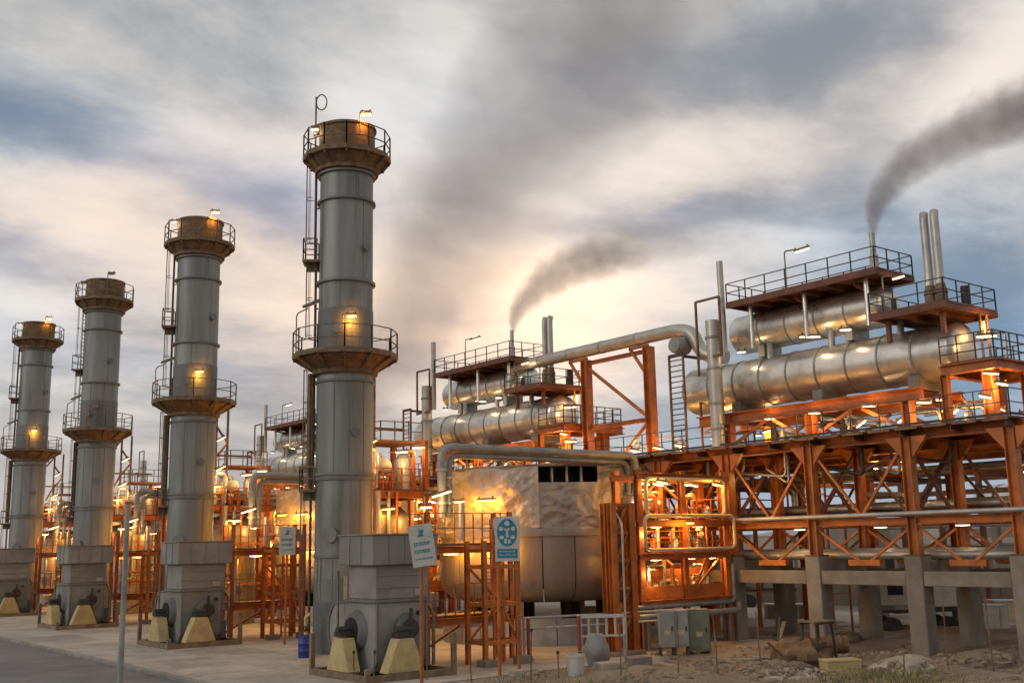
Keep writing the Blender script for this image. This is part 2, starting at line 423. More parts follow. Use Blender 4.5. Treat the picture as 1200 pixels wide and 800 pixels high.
# ================================================================== SMOKESTACK (x4)
def make_stack():
    X, Y = 25.75, 46.3
    t = thing('smokestack', (X, Y, 0), '', 'smokestack', 'grey smokestacks in a row')
    def sec(z0, z1, r0, r1, mat, name='shell_section', n=48):
        return MB().lathe((X, Y, 0), (0, 0, 1), [(z0, r0), (z1, r1)], n).build(name, mat, t, smooth=40)
    zs = [(0, 2.35, 1.42, 1.42, 'stackbase'), (2.35, 3.37, 1.40, 1.40, 'stackband'), (3.37, 4.41, 1.385, 1.385, 'stack'), (4.41, 8.1, 1.385, 1.385, 'stack'), (8.1, 12.74, 1.38, 1.38, 'stack'),
          (12.74, 13.38, 1.37, 1.37, 'stack'), (13.38, 16.32, 1.365, 1.365, 'stackband'), (16.32, 17.72, 1.335, 1.335, 'stack'), (17.72, 21.91, 1.335, 1.33, 'stack'), (21.91, 23.6, 1.33, 1.33, 'stack')]
    for z in zs: sec(*z)
    MB().lathe((X, Y, 0), (0, 0, 1), [(23.6, 1.42), (25.75, 1.42), (25.8, 1.5), (25.92, 1.5), (25.92, 1.22), (23.7, 1.22), (23.7, .01)], 48).build('stack_cap', 'rust', t, smooth=40)
    for z in (4.41, 8.02, 8.25, 12.74, 13.34, 17.72, 21.91, 23.35):
        MB().ring(X, Y, z-.06, z+.06, 1.3, 1.47).build('flange_ring', 'stackband', t, smooth=40)
    rs_ = random.Random(41)
    for z0, z1, r_ in ((2.4, 4.3, 1.405), (4.5, 8.0, 1.39), (8.3, 12.7, 1.385), (13.4, 16.3, 1.37), (16.35, 17.65, 1.34), (17.8, 21.85, 1.338), (21.95, 23.3, 1.335)):
        for k in range(3):          # plate seams of each course
            a = rad(rs_.uniform(150, 330)); c_, s_ = math.cos(a), math.sin(a)
            MB().obox((X+c_*r_, Y+s_*r_, (z0+z1)/2), (-s_*.022, c_*.022, 0), (c_*.008, s_*.008, 0), (0, 0, (z1-z0)/2)).build('plate_seam', 'stackband', t)
    for a, zz in ((262, 10.2), (215, 5.4), (285, 19.4), (225, 15.2)):
        a = rad(a); c_, s_ = math.cos(a), math.sin(a)
        MB().cyl((X+c_*1.3, Y+s_*1.3, zz), (X+c_*1.5, Y+s_*1.5, zz), .16 if zz > 6 else .3, None, 16).cyl((X+c_*1.5, Y+s_*1.5, zz), (X+c_*1.54, Y+s_*1.54, zz), .21 if zz > 6 else .37, None, 16).build('nozzle', 'stackband', t, smooth=50)
    # platforms
    def platform(zt, ro, z_under, h, nn=12, rot=15):
        pl = MB().ring(X, Y, zt-.10, zt, 1.36, ro, nn).build('platform', 'deck', t)
        sk = MB()
        for i in range(nn):
            a = 2*math.pi*i/nn; c, s_ = math.cos(a), math.sin(a)
            sk.bar((X+c*1.36, Y+s_*1.36, z_under), (X+c*(ro-.12), Y+s_*(ro-.12), zt-.12), .09, .14)
            sk.bar((X+c*1.36, Y+s_*1.36, zt-.17), (X+c*(ro-.06), Y+s_*(ro-.06), zt-.17), .08, .12)
        sk.ring(X, Y, z_under-.1, z_under+.12, 1.34, 1.6, 24)
        sk.ring(X, Y, z_under+.12, zt-.13, 1.40, ro-.25, 24, rt=1.62)
        sk.build('bracket', 'rust', parent=pl)
        mb = MB(); 
        for i in range(nn):
            a, b = 2*math.pi*i/nn, 2*math.pi*(i+1)/nn
            mb.rail([(X+math.cos(a)*(ro-.05), Y+math.sin(a)*(ro-.05), zt), (X+math.cos(b)*(ro-.05), Y+math.sin(b)*(ro-.05), zt)], h, 1.2, .027)
        mb.build('handrail', 'rail', parent=pl)
        kp = MB(); kp.ring(X, Y, zt, zt+.14, ro-.03, ro, nn); kp.build('toe_plate', 'deck', parent=pl)
        return pl
    platform(14.0, 2.60, 13.2, 1.25)
    platform(24.25, 2.24, 23.55, 1.3)
    # ladder with cage down the left side, with a rest landing
    ld = Vector((-.83, .55, 0)).normalized(); pd = Vector((-ld.y, ld.x, 0))
    def ladder(z0, z1, r, cage=True):
        mb = MB(); base = Vector((X, Y, 0)) + ld*r
        for s_ in (-.24, .24): mb.bar(base+pd*s_+Vector((0,0,z0)), base+pd*s_+Vector((0,0,z1)), .06)
        z = z0
        while z < z1:
            mb.bar(base-pd*.24+Vector((0,0,z)), base+pd*.24+Vector((0,0,z)), .035); z += .3
        for zz in (z0+.3, (z0+z1)/2, z1-.3): mb.bar(base+Vector((0,0,zz)), base-ld*(r-1.35)+Vector((0,0,zz)), .06)
        l = mb.build('ladder', 'rail', t)
        cg = MB()
        nz = int((z1-z0-1)/1.6)
        pts = [base + ld*(.24+.24*math.cos(a)) + pd*.32*math.sin(a) for a in [rad(-120+48*k) for k in range(6)]]
        for k in range(nz+1):
            zz = Vector((0, 0, z0+1 + (z1-z0-1)*k/max(1, nz)))
            for a, b in zip(pts, pts[1:]): cg.bar(a+zz, b+zz, .035, .03)
        for p in pts[1:-1]: cg.bar(p+Vector((0,0,z0+1)), p+Vector((0,0,z1)), .022)
        cg.build('ladder_cage', 'rail', parent=l)
    ladder(14.1, 18.9, 1.50); ladder(19.0, 24.4, 1.55); ladder(7.6, 13.4, 1.55); ladder(.3, 7.5, 1.6)
    b_ = Vector((X, Y, 0)) + ld*1.62 + pd*.1
    MB().bar(b_+Vector((0,0,7.6)), b_+Vector((0,0,13.2)), .30, .22).build('cable_tray', 'deck', t)
    for zl in (18.85, 7.5):
        c = Vector((X, Y, zl)) + ld*1.72
        pl = MB().obox(c, ld*.40, pd*.55, (0, 0, .06)).obox(c+Vector((0,0,-.25))-ld*.1, ld*.35, pd*.08, (0,0,.2)).build('landing', 'deck', t)
        e = [c+ld*.36+pd*.5, c+ld*.36-pd*.5]
        MB().rail([c-ld*.3+pd*.5, e[0], e[1], c-ld*.3-pd*.5], 1.15, 1.1, .027).build('handrail', 'rail', parent=pl)
    # lamps
    c0 = Vector((X, Y, 0))
    lp = c0 + TOCAM*1.72 + RIGHT*.55
    lamp(t, lp+Vector((0,0,15.75)), RIGHT, .62, 'sodium', (lp.x-.42*RIGHT.x, lp.y-.42*RIGHT.y, 14.0), w=.16)
    lp = c0 + TOCAM*1.35 + RIGHT*1.15
    lamp(t, lp+Vector((0,0,26.2)), RIGHT, .7, 'sodium', (lp.x-.3*RIGHT.x, lp.y-.3*RIGHT.y, 24.3), w=.2)
    q = c0 - RIGHT*2.35 + TOCAM*.5
    f = MB().tube([q+Vector((0,0,14)), q+Vector((0,0,16.2)), q+Vector((.45,-.35,16.45))], .035, 6, .2).obox(q+RIGHT*.85+Vector((0,0,16.75)), (RIGHT*.55+Vector((0,0,.22))), TOCAM*.1, (0,0,.05)).build('lamp', 'rail', t)
    MB().obox(q+RIGHT*.87+Vector((0,0,16.68)), (RIGHT*.45+Vector((0,0,.18))), TOCAM*.05, (0,0,.03)).build('lamp_lens', 'unlit', parent=f)
    q = c0 - RIGHT*1.9 + TOCAM*.6
    lamp(t, q+RIGHT*.35+Vector((0,0,25.75)), RIGHT, .5, 'tubesoft', (q.x, q.y, 24.3), w=.14)
    # nameplate and conduit near the foot, manhole
    MB().obox(c0+TOCAM*1.43+Vector((0,0,1.85))-RIGHT*.12, RIGHT*.22, TOCAM*.015, (0,0,.28)).build('notice_plate', 'white', t)
    cp = c0+TOCAM*1.5+RIGHT*.32
    MB().bar(cp+Vector((0,0,0)), cp+Vector((0,0,3.5)), .14, .1).build('cable_duct', 'galv', t)
    return t
st = make_stack()
# beacon mast and hoop, on the nearest stack only: a lightning rod stands on the platform of each
q = Vector((25.75, 46.3, 0)) - RIGHT*1.55 + TOCAM*.4
for k in range(4):
    pass
stacks = repeat(st, CH, ["largest grey steel smokestack, nearest of the row of four",
                "grey steel smokestack, second from the right in the row of four",
                "grey steel smokestack, second from the left in the row of four",
                "leftmost and farthest grey steel smokestack in the row of four"])
for k, a_ in ((1, .12), (2, -.1), (3, .2)): stacks[k].rotation_euler.z = a_
for ch in [c for c in stacks[2].children if c.name.startswith('lamp')]:      # no lamp burns on this one
    for g in list(ch.children):
        if g.type == 'LIGHT': bpy.data.objects.remove(g)
        elif g.name.startswith('lamp_tube'): g.name = 'lamp_lens'; g.data = g.data.copy(); g.data.materials.clear(); g.data.materials.append(MAT['unlit'])
hm = thing('weather_mast', (q.x, q.y, 24.25), 'thin mast with a round hoop on the top platform of the largest smokestack', 'mast')
MB().bar(q+Vector((0,0,24.25)), q+Vector((0,0,27.6)), .07).bar(q+Vector((0,0,26.0)), q+RIGHT*.35+Vector((0,0,26.1)), .12).build('mast_pole', 'rail', hm)
hp = [q+RIGHT*.28+Vector((0,0,27.3)) + RIGHT*.27*math.cos(a) + Vector((0,0,.42*math.sin(a))) for a in [2*math.pi*i/16 for i in range(17)]]
MB().tube(hp, .035, 6).build('hoop', 'rail', hm, smooth=60)
MB().obox(q+RIGHT*.45+Vector((0,0,25.75)), RIGHT*.55+Vector((0,0,.2)), TOCAM*.12, (0,0,.06)).build('floodlight', 'black', hm)

# ================================================================== FORCED DRAFT FAN (x4)
def make_fan():
    t = thing('draft_fan', (22.4, 36.9, 0), '', 'fan', 'concrete grey draft fans at the foot of the stacks')
    x0, x1, y0, y1 = 20.97, 23.9, 35.52, 38.1
    MB().box(x0, x1, y0, y1, 4.12, 5.24).build('intake_hood', 'fanconc', t, bevel=.03)
    MB().box(x0-.05, x1+.05, y0-.05, y1+.05, 5.243, 5.29).build('hood_lid', 'fanconc', t)
    for i in range(1, 4):
        xx = x0+(x1-x0)*i/4; MB().box(xx-.025, xx+.025, y0-.035, y0-.003, 4.15, 5.2).build('stiffener', 'fanconc', t)
        if i < 3: yy = y0+(y1-y0)*i/3; MB().box(x0-.035, x0-.003, yy-.025, yy+.025, 4.15, 5.2).build('stiffener', 'fanconc', t)
    for zz in (3.3, 3.75): MB().box(x0+.27, x1-.27, y0+.215, y0+.247, zz-.03, zz+.03).build('stiffener', 'fanconc', t)
    MB().box(x1-.95, x1-.55, y0+.2, y0+.247, 2.95, 3.2).build('access_cover', 'galv', t)
    MB().cyl((x1-.75, y0+.24, 2.3), (x1-.75, y0+.1, 2.3), .09, .09, 12).build('pipe_stub', 'black', t)
    MB().box(x0+.3, x1-.3, y0+.25, y1-.3, 2.86, 4.117).build('intake_duct', 'fanconc', t, bevel=.02)
    MB().box(x0+.22, x1-.22, y0+.17, y1-.22, 2.74, 2.857).build('duct_flange', 'stackband', t)
    # scroll casing: spiral outline in the YZ plane, flat cheeks facing -X
    cy_, cz_ = 37.35, 1.62
    prof = [(y0+.25, 2.737), (y0+.25, 1.2)]
    for i in range(17):
        a = rad(215 + 250*i/16); R_ = 1.35 + .35*i/16
        prof.append((cy_+R_*math.cos(a)*.98, cz_+R_*math.sin(a)*.95 if math.sin(a) < .62 else min(cz_+R_*math.sin(a)*.95, 2.737)))
    prof = [p for p in prof if p[1] > .12]
    prof = [(y0+.27, 2.737), (y0+.27, .6), (y0+.6, .22)] + [(cy_+.45+1.75*math.cos(a), cz_+.05+1.45*math.sin(a)) for a in [rad(-90+12*i) for i in range(12)]] + [(y1+.35, 2.72), (y1-.15, 2.737)]
    MB().prism(prof, 0, x0+.38, x1-.38).build('scroll_casing', 'fanconc', t, bevel=.03, smooth=30)
    for xx in (x0+.38, x1-.38):
        rim = MB()
        for a, b in zip(prof, prof[1:]): rim.bar((xx, a[0], a[1]), (xx, b[0], b[1]), .1, .1)
        rim.build('casing_rim', 'stackband', t)
    ci = MB().cyl((x0+.377, cy_-.1, cz_+.05), (x0+.1, cy_-.1, cz_+.05), .78, .62, 24).build('inlet_cone', 'stackband', t, smooth=40)
    MB().cyl((x0+.095, cy_-.1, cz_+.05), (x0+.06, cy_-.1, cz_+.05), .5, .5, 24).build('inlet_mouth', 'dark', parent=ci)
    fr = MB().cyl(((x0+x1)/2+.2, y0+.27, 1.75), ((x0+x1)/2+.2, y0-.02, 1.75), .58, .52, 24).build('access_port', 'stackband', t, smooth=40)
    MB().cyl(((x0+x1)/2+.2, y0-.02, 1.75), ((x0+x1)/2+.2, y0-.06, 1.75), .36, .36, 20).bar(((x0+x1)/2+.2, y0-.06, 1.0), ((x0+x1)/2+.2, y0-.06, 2.5), .1).build('port_valve', 'black', parent=fr)
    # pale yellow bearing pedestals
    def ped(cx, cyy, ax):
        w0, w1, h = .82, .34, 1.45
        poly = [(-w0, .24), (w0, .24), (w1, h), (-w1, h)]
        if ax == 1: m = MB().prism([(cx+a, b) for a, b in poly], 1, cyy-.28, cyy+.28)
        else: m = MB().prism([(cyy+a, b) for a, b in poly], 0, cx-.28, cx+.28)
        p = m.build('pedestal', 'yellow', t, bevel=.025)
        MB().box(cx-.3, cx+.3, cyy-.22, cyy+.22, 1.503, 1.68).cyl((cx-.3, cyy, 1.74), (cx+.3, cyy, 1.74), .13, .13, 14).build('bearing', 'black', parent=p)
    ped(22.05, y0-.35, 1); ped(x0-.25, 37.2, 0)
    fb = MB()
    for a, b in (((x0-.6, y0-.7), (x1+.2, y0-.7)), ((x0-.6, y1+.9), (x1+.2, y1+.9)), ((x0-.6, y0-.7), (x0-.6, y1+.9)), ((x1+.2, y0-.7), (x1+.2, y1+.9))): fb.bar((*a, .12), (*b, .12), .2, .235)
    fb.build('base_frame', 'wood', t)
    for p in ((x0-.62, y1+.92), (x1+.22, y0-.72), (x0-.62, y0-.72)): MB().box(p[0]-.09, p[0]+.09, p[1]-.09, p[1]+.09, .01, 1.55 if p != (x0-.62, y0-.72) else .5).build('corner_post', 'wood', t, bevel=.01)
    MB().tube([(x1+.05, y0+.4, .3), (x1+.05, y0+.4, 2.3), (x1+.05, y1, 3.4)], .07, 8, .3).tube([(x0+.1, y1+.2, 3.9), (x0+.1, y1+.2, .4)], .05, 6).build('conduit', 'rail', t)
    MB().box(x1-.37, x1+.05, y0+.6, y1-.2, .25, 1.2).build('drive_motor', 'stackband', t, bevel=.05)
    return t
fan = make_fan()
repeat(fan, CH, ["nearest grey draft fan with square hood, in front of the largest smokestack",
                 "grey draft fan with yellow pedestals under the second smokestack from the right",
                 "grey draft fan with yellow pedestals under the second smokestack from the left",
                 "grey draft fan with square hood at the left edge of the photo"])

# ================================================================== FURNACE (x4)
def make_furnace():
    from mathutils import noise
    cx, cy, R = 37.1, 44.9, 5.55
    t = thing('furnace', (cx, cy, 0), '', 'furnace', 'clad furnaces beside the smokestacks')
    zt, zm = 8.5, 5.55
    MB().lathe((cx, cy, 0), (0, 0, 1), [(2.6, 4.0), (3.2, R-.35), (7.6, R-.5), (7.6, R-1.5), (zt-.1, R-1.5), (zt-.1, .01)], 36).build('shell', 'dark', t)
    def P(a, r, z): return Vector((cx+r*math.cos(rad(a)), cy+r*math.sin(rad(a)), z))
    # crumpled insulation sheets on the twelve facets of the upper body
    for k in range(12):
        a0 = 198 + 30*k
        if 20 < (a0+15) % 360 < 110: continue
        top = 7.72 if k == 1 else zt
        A_, B_ = P(a0, R/math.cos(rad(15)), zm), P(a0+30, R/math.cos(rad(15)), zm); dn = P(a0+15, 1, 0)-Vector((cx, cy, 0))
        nu, nv = 26, 32; vs = []; fs = []
        for j in range(nv+1):
            for i in range(nu+1):
                u, v = i/nu, j/nv; e = min(1, 7*u, 7*(1-u), 7*v, 7*(1-v)); p = A_ + (B_-A_)*u + UP0*(top-zm)*v
                d = noise.noise(p*.9+Vector((k*3.7, 0, 0)))*.12 + (1-abs(noise.noise(p*1.8+Vector((0, k*2.1, 0)))))*.15 + (1-abs(noise.noise(p*3.9)))*.07
                vs.append(p + dn*(d-.15)*e)
        for j in range(nv):
            for i in range(nu): fs.append((j*(nu+1)+i, j*(nu+1)+i+1, (j+1)*(nu+1)+i+1, (j+1)*(nu+1)+i))
        MB().add(vs, fs).build('insulation_sheet', 'insul', t, smooth=80)
        if k == 1:
            m = MB()
            for aa in (a0+7, a0+15, a0+23): m.bar(P(aa, R-.25, 7.7), P(aa, R-.25, zt-.03), .09)
            for n_, b_ in enumerate(zip(m.mk, m.mk[1:]+[(len(m.v), len(m.f))])):
                q = MB(); q.v = m.v[b_[0][0]:b_[1][0]]; q.f = m.f[:6]; q.build('hanger_rod', 'galv', t)
    MB().ring(cx, cy, zt+.003, zt+.1, R-2.2, R+.18, 12).build('roof_ledge', 'sheet', t).rotation_euler = (0, 0, 0)
    MB().lathe((cx, cy, zt), (0, 0, 1), [(.05, R-2.1), (.45, 1.2), (.5, .01)], 24).build('roof', 'sheet', t, smooth=40)
    MB().lathe((cx, cy, 0), (0, 0, 1), [(zm-.42, R-.05), (zm-.40, R+.13), (zm-.05, R+.15), (zm+.04, R+.1), (zm+.06, R-.1)], 60).build('band', 'sheet', t, smooth=40)
    # lower cylinder: one curved cladding sheet after another, lapped, turned under at the foot
    n = 22
    prof = [(zm-.41, R), (4.3, R+.015), (3.1, R)] + [(3.1-1.1*math.sin(rad(q)), R-1.15*(1-math.cos(rad(q)))) for q in (20, 40, 60, 80)] + [(1.92, R-2.4)]
    for k in range(n):
        a0 = 360*k/n; da = 360/n
        if 20 < (a0+da/2) % 360 < 110: continue
        vs = []; fs = []; m_ = 5
        lap = .012 + .02*((k*7) % 3)/2
        for z, r_ in prof:
            for i in range(m_+1): vs.append(P(a0+.25+(da-.5)*i/m_, r_+lap, z))
        for z, r_ in prof: vs += [P(a0+.25, r_-.06, z), P(a0+da-.25, r_-.06, z)]
        np_ = len(prof); b0 = np_*(m_+1)
        for j in range(np_-1):
            for i in range(m_): fs.append((j*(m_+1)+i, j*(m_+1)+i+1, (j+1)*(m_+1)+i+1, (j+1)*(m_+1)+i))
            fs += [(j*(m_+1), (j+1)*(m_+1), b0+2*(j+1), b0+2*j), (j*(m_+1)+m_, b0+2*j+1, b0+2*(j+1)+1, (j+1)*(m_+1)+m_)]
        MB().add(vs, fs).build('cladding_sheet', 'sheet', t, smooth=35)
    for k in range(8):
        a = 22.5+45*k; p = P(a, 3.4, 0); MB().ibeam(p, p+UP0*2.3, .4).build('support_leg', 'black', t)
    f = 262
    lamp(t, P(284, R+.55, 7.35), (P(284, 1, 0)-P(283, 1, 0)), .9, 'tube', w=.1)
    lamp(t, P(278, R+.5, 4.35), (P(278, 1, 0)-P(277, 1, 0)), .9, 'tube', w=.11)
    for a, z in ((204, 6.9), (188, 6.9), (211, 4.6), (197, 4.6), (182, 4.6)):
        lamp(t, P(a, R+.75, z), (P(a, 1, 0)-P(a-1, 1, 0)), 1.3, 'amber', w=.12)
    return t
fu = make_furnace()
repeat(fu, CH, ["beige clad furnace with crumpled insulation " + b for b in BETW])

# pipe loops arching over the furnace front (each loop two pipes: things of their own)
def make_loop(z, x0, x1, y, lz, rz, r):
    t = thing('pipe_loop', (x0, y, lz), '', 'pipe', 'grey pipes arching over the furnaces')
    MB().tube([(x0, y, lz), (x0, y, z), (x1, y, z), (x1, y, rz)], r, 12, .55).build('pipe', 'greypipe', t, smooth=60)
    for zz in (lz+.6, z-1.0): MB().ring(x0, y, zz-.05, zz+.05, r-.02, r+.07, 16).build('pipe_collar', 'galv', t)
    MB().ring(x1, y, rz-.02, rz+.1, r-.03, r+.1, 16).build('pipe_flange', 'galv', t)
    MB().box(x0-.35, x0+.1, y-.03, y+.6, lz+1.2, lz+1.3).build('pipe_bracket', 'rail', t)
    return t
for j, (z, a, b, y, r) in enumerate(((9.05, 26.55, 38.35, 39.1, .19), (8.72, 27.05, 37.95, 39.25, .15))):
    lp = make_loop(z, a, b, y, 6.0, 7.1, r)
    repeat(lp, CH, [("outer, thicker" if j == 0 else "inner, thinner") + " grey pipe arching over the furnace " + b_ for b_ in BETW])

# plinth of concrete blocks under the furnace
def make_plinth():
    cx, cy, R = 37.1, 44.9, 5.45
    t = thing('block_plinth', (cx, cy, 0), '', 'plinth', 'block plinths under the furnaces')
    n = 26
    for k in range(n):
        a0 = 360*k/n
        if 20 < a0 < 110: continue
        rr = R + random.uniform(-.02, .02); zt = 1.24 + random.uniform(-.02, .02); vs = []
        for r_, z in ((rr, -.02), (rr, zt), (rr-.4, zt), (rr-.4, -.02)):
            for q in (a0+.22, a0+360/n/2, a0+360/n-.22): vs.append((cx+r_*math.cos(rad(q)), cy+r_*math.sin(rad(q)), z))
        fs = [(3*l+i_, 3*l+i_+1, 3*((l+1) % 4)+i_+1, 3*((l+1) % 4)+i_) for l in range(4) for i_ in (0, 1)] + [(0, 3, 6, 9), (2, 11, 8, 5)]
        MB().add(vs, fs).build('plinth_block', 'plinthgrey', t)
    return t
repeat(make_plinth(), CH, ["low round wall of grey blocks under the furnace " + b for b in BETW])

# ================================================================== STAIR GALLERY (x4): orange, left end of the furnace
def make_gallery():
    t = thing('stair_gallery', (27, 39, 0), '', 'gallery', 'orange stair galleries at the furnace ends')
    for zt in (1.95, 4.88):
        d = MB().box(24.9, 29.35, 37.9, 39.0, zt-.1, zt).build('deck', 'redsteel', t)
        e = MB()
        e.ibeam((24.9, 37.85, zt-.26), (29.35, 37.85, zt-.26), .3); e.ibeam((24.9, 39.0, zt-.26), (29.3, 39.0, zt-.26), .3)
        e.ibeam((24.9, 37.85, zt-.26), (24.9, 39.0, zt-.26), .28)
        e.build('edge_beam', 'orange', parent=d)
        MB().rail([(24.9, 39.0, zt), (24.9, 37.9, zt), (29.3, 37.9, zt)], 1.25, .5, .022, 1).build('handrail', 'orange', parent=d)
    for x, y in ((24.95, 37.87), (29.3, 37.87), (24.95, 39.05), (29.3, 39.05)):
        MB().ibeam((x, y, 0), (x, y, 6.2), .17).build('column', 'orange', t)
    b = MB(); b.bar((24.95, 39.1, .2), (28.0, 39.1, 1.7), .1); b.build('brace', 'orange', t)
    lad = MB()
    for s_ in (-.22, .22): lad.bar((28.7+s_, 38.8, 1.95), (28.7+s_, 38.8, 5.9), .05)
    for i in range(13): lad.bar((28.48, 38.8, 2.1+.3*i), (28.92, 38.8, 2.1+.3*i), .035)
    lad.build('ladder', 'orange', t)
    MB().box(26.5, 28.2, 37.7, 37.84, 1.42, 1.58).build('cable_tray', 'pipe', t)
    lamp(t, (26.0, 38.3, 6.95), (.8, -.6, .3), 1.2, 'tube', (25.4, 38.75, 4.9))
    lamp(t, (25.4, 38.6, 6.4), (.8, -.6, 0), .7, 'tube')
    lamp(t, (26.6, 38.5, 4.45), (1, 0, 0), 1.0, 'sodium', w=.18)
    MB().cyl((27.3, 38.7, 5.0), (27.3, 38.7, 6.6), .16, .16, 12).cyl((25.6, 38.9, 2.0), (25.6, 38.9, 4.3), .13, .13, 12).build('riser_pipe', 'pipe', t, smooth=50)
    MB().box(28.6, 29.1, 37.95, 38.2, 5.2, 5.9).box(25.2, 25.6, 37.98, 38.2, 2.3, 2.9).build('junction_box', 'galv', t, bevel=.02)
    return t
repeat(make_gallery(), CH, ["orange two-level stair gallery with handrails " + b for b in BETW])

# valve platform behind each stack, left of the furnace: deck on legs with lit vessels and pipes
def make_valve_platform():
    x0, x1, y0, y1, zd = 27.6, 32.2, 48.6, 52.2, 7.75
    t = thing('valve_platform', (30, 50, 0), '', 'platform', 'orange valve platforms behind the stacks')
    d = MB().box(x0, x1, y0, y1, zd-.08, zd).build('deck', 'redsteel', t)
    m = MB()
    for a, b in (((x0, y0), (x1, y0)), ((x0, y1), (x1, y1)), ((x0, y0), (x0, y1)), ((x1, y0), (x1, y1))): m.ibeam((*a, zd-.27), (*b, zd-.27), .36)
    m.build('edge_beam', 'orange', parent=d)
    MB().rail([(x1, y0+.05, zd), (x0+.05, y0+.05, zd), (x0+.05, y1, zd)], 1.1, .6, .032, 2).build('handrail', 'orange', parent=d)
    for x, y in ((x0+.15, y0+.15), (x1-.15, y0+.15), (x0+.15, y1-.15), (x1-.15, y1-.15)): MB().ibeam((x, y, -.02), (x, y, 10.4 if x > 30 else zd-.4), .24).build('column', 'orange', t)
    for z in (2.6, 5.2):
        m = MB(); m.bar((x0+.2, y0-.06, z), (x1-.2, y0-.06, z), .12, .16); m.build('brace', 'orange', t)
    u = MB().box(x0+1.9, x1+.1, y0+.6, y1, 10.3, 10.4).build('upper_deck', 'redsteel', t)
    MB().rail([(x1, y0+.65, 10.4), (x0+1.95, y0+.65, 10.4), (x0+1.95, y1, 10.4)], 1.0, .9, .028, 1).build('handrail', 'rail', parent=u)
    for x, y in ((28.9, 50.2), (29.7, 50.2)): MB().bar((x, y, zd), (x, y, 14.2), .13).build('tall_post', 'rust', t)
    m = MB()
    for a, b in (((28.9, 50.2, 13.9), (28.2, 50.2, 13.0)), ((28.95, 50.2, 13.0), (29.65, 50.2, 12.0)), ((29.65, 50.2, 11.9), (28.95, 50.2, 11.0)), ((28.0, 50.2, 11.1), (31.5, 50.2, 11.1)), ((28.9, 50.2, 11.0), (28.3, 50.2, 9.8))): m.bar(a, b, .12)
    m.build('brace', 'rust', t)
    rnd = random.Random(17)
    MB().lathe((28.4, 49.5, 8.9), (1, -.1, .06), [(-.1, .02), (0, .3), (.25, .46), (1.5, .46), (1.75, .3), (1.85, .02)], 22).build('vessel', 'white', t, smooth=50)
    MB().lathe((31.2, 49.6, zd), (0, 0, 1), [(0, .5), (1.6, .5), (1.9, .3), (2.0, .02)], 22).build('vessel', 'pipe', t, smooth=50)
    for i in range(26):
        x = rnd.uniform(x0+.3, x1-.4); y = rnd.uniform(y0+.2, y1-.6); h = rnd.uniform(.4, 2.1)
        q = [(x, y, zd), (x, y, zd+h), (x+rnd.uniform(-.9, .9), y, zd+h)]
        if rnd.random() < .6: q.append((q[-1][0], y, zd+rnd.uniform(.05, .3)))
        MB().tube(q, rnd.choice((.05, .07, .1, .13)), 8, .18).build('pipe_run', rnd.choice(('pipe', 'orange', 'orange', 'drum', 'white')), t, smooth=60)
    for i in range(9):
        x = rnd.uniform(x0+.3, x1-.4); y = rnd.uniform(y0+.2, y0+1.4)
        MB().lathe((x, y, zd), (0, 0, 1), [(0, .01), (.02, .16), (.5, .16), (.62, .08), (.9, .04), (.9, .17), (.95, .17), (.95, .01)], 12).build('valve_body', rnd.choice(('orange', 'galv', 'redpaint')), t, smooth=50)
    for i in range(6):      # pipes dropping below the deck
        x = rnd.uniform(x0+.2, x1-.2); y = y0+rnd.uniform(-.25, -.05); z = rnd.uniform(1.0, 5.5)
        MB().tube([(x, y, zd-.1), (x, y, z), (x+rnd.uniform(-1, 1), y, z)], rnd.choice((.07, .1, .16)), 8, .25).build('pipe_run', rnd.choice(('pipe', 'orange', 'greypipe')), t, smooth=60)
    MB().lathe((29.95, 50.75, 0), (0, 0, 1), [(0, 2.05), (6.4, 2.05), (6.9, 1.5), (7.1, .02)], 40).build('standing_tank', 'insul', t, smooth=40)
    for z in (1.6, 3.2, 4.8, 6.3): MB().lathe((29.95, 50.75, z), (0, 0, 1), [(-.05, 2.04), (-.05, 2.1), (.05, 2.1), (.05, 2.04)], 40).build('tank_band', 'sheet', t, smooth=40)
    for x, y, z, mt in ((28.6, 48.9, 10.1, 'sodium'), (30.4, 48.8, 9.7, 'tube'), (28.2, 48.7, 8.9, 'tube'), (31.6, 49.0, 10.0, 'tube'), (29.4, 48.5, 6.7, 'sodium'), (31.0, 48.5, 6.2, 'tube'), (28.2, 48.4, 4.6, 'sodium'), (29.2, 50.4, 12.2, 'tubesoft')): lamp(t, (x, y-.3, z), (.8, -.2, (.45 if z > 10 else -.25 if z < 6 else .05)), .95, mt, w=.12)
    return t
repeat(make_valve_platform(), CH, ["lamplit orange valve platform crowded with pipes behind the largest smokestack", "lamplit orange valve platform crowded with pipes behind the second smokestack from the right",
                                   "lamplit orange valve platform crowded with pipes behind the second smokestack from the left", "lamplit orange valve platform behind the leftmost smokestack"])

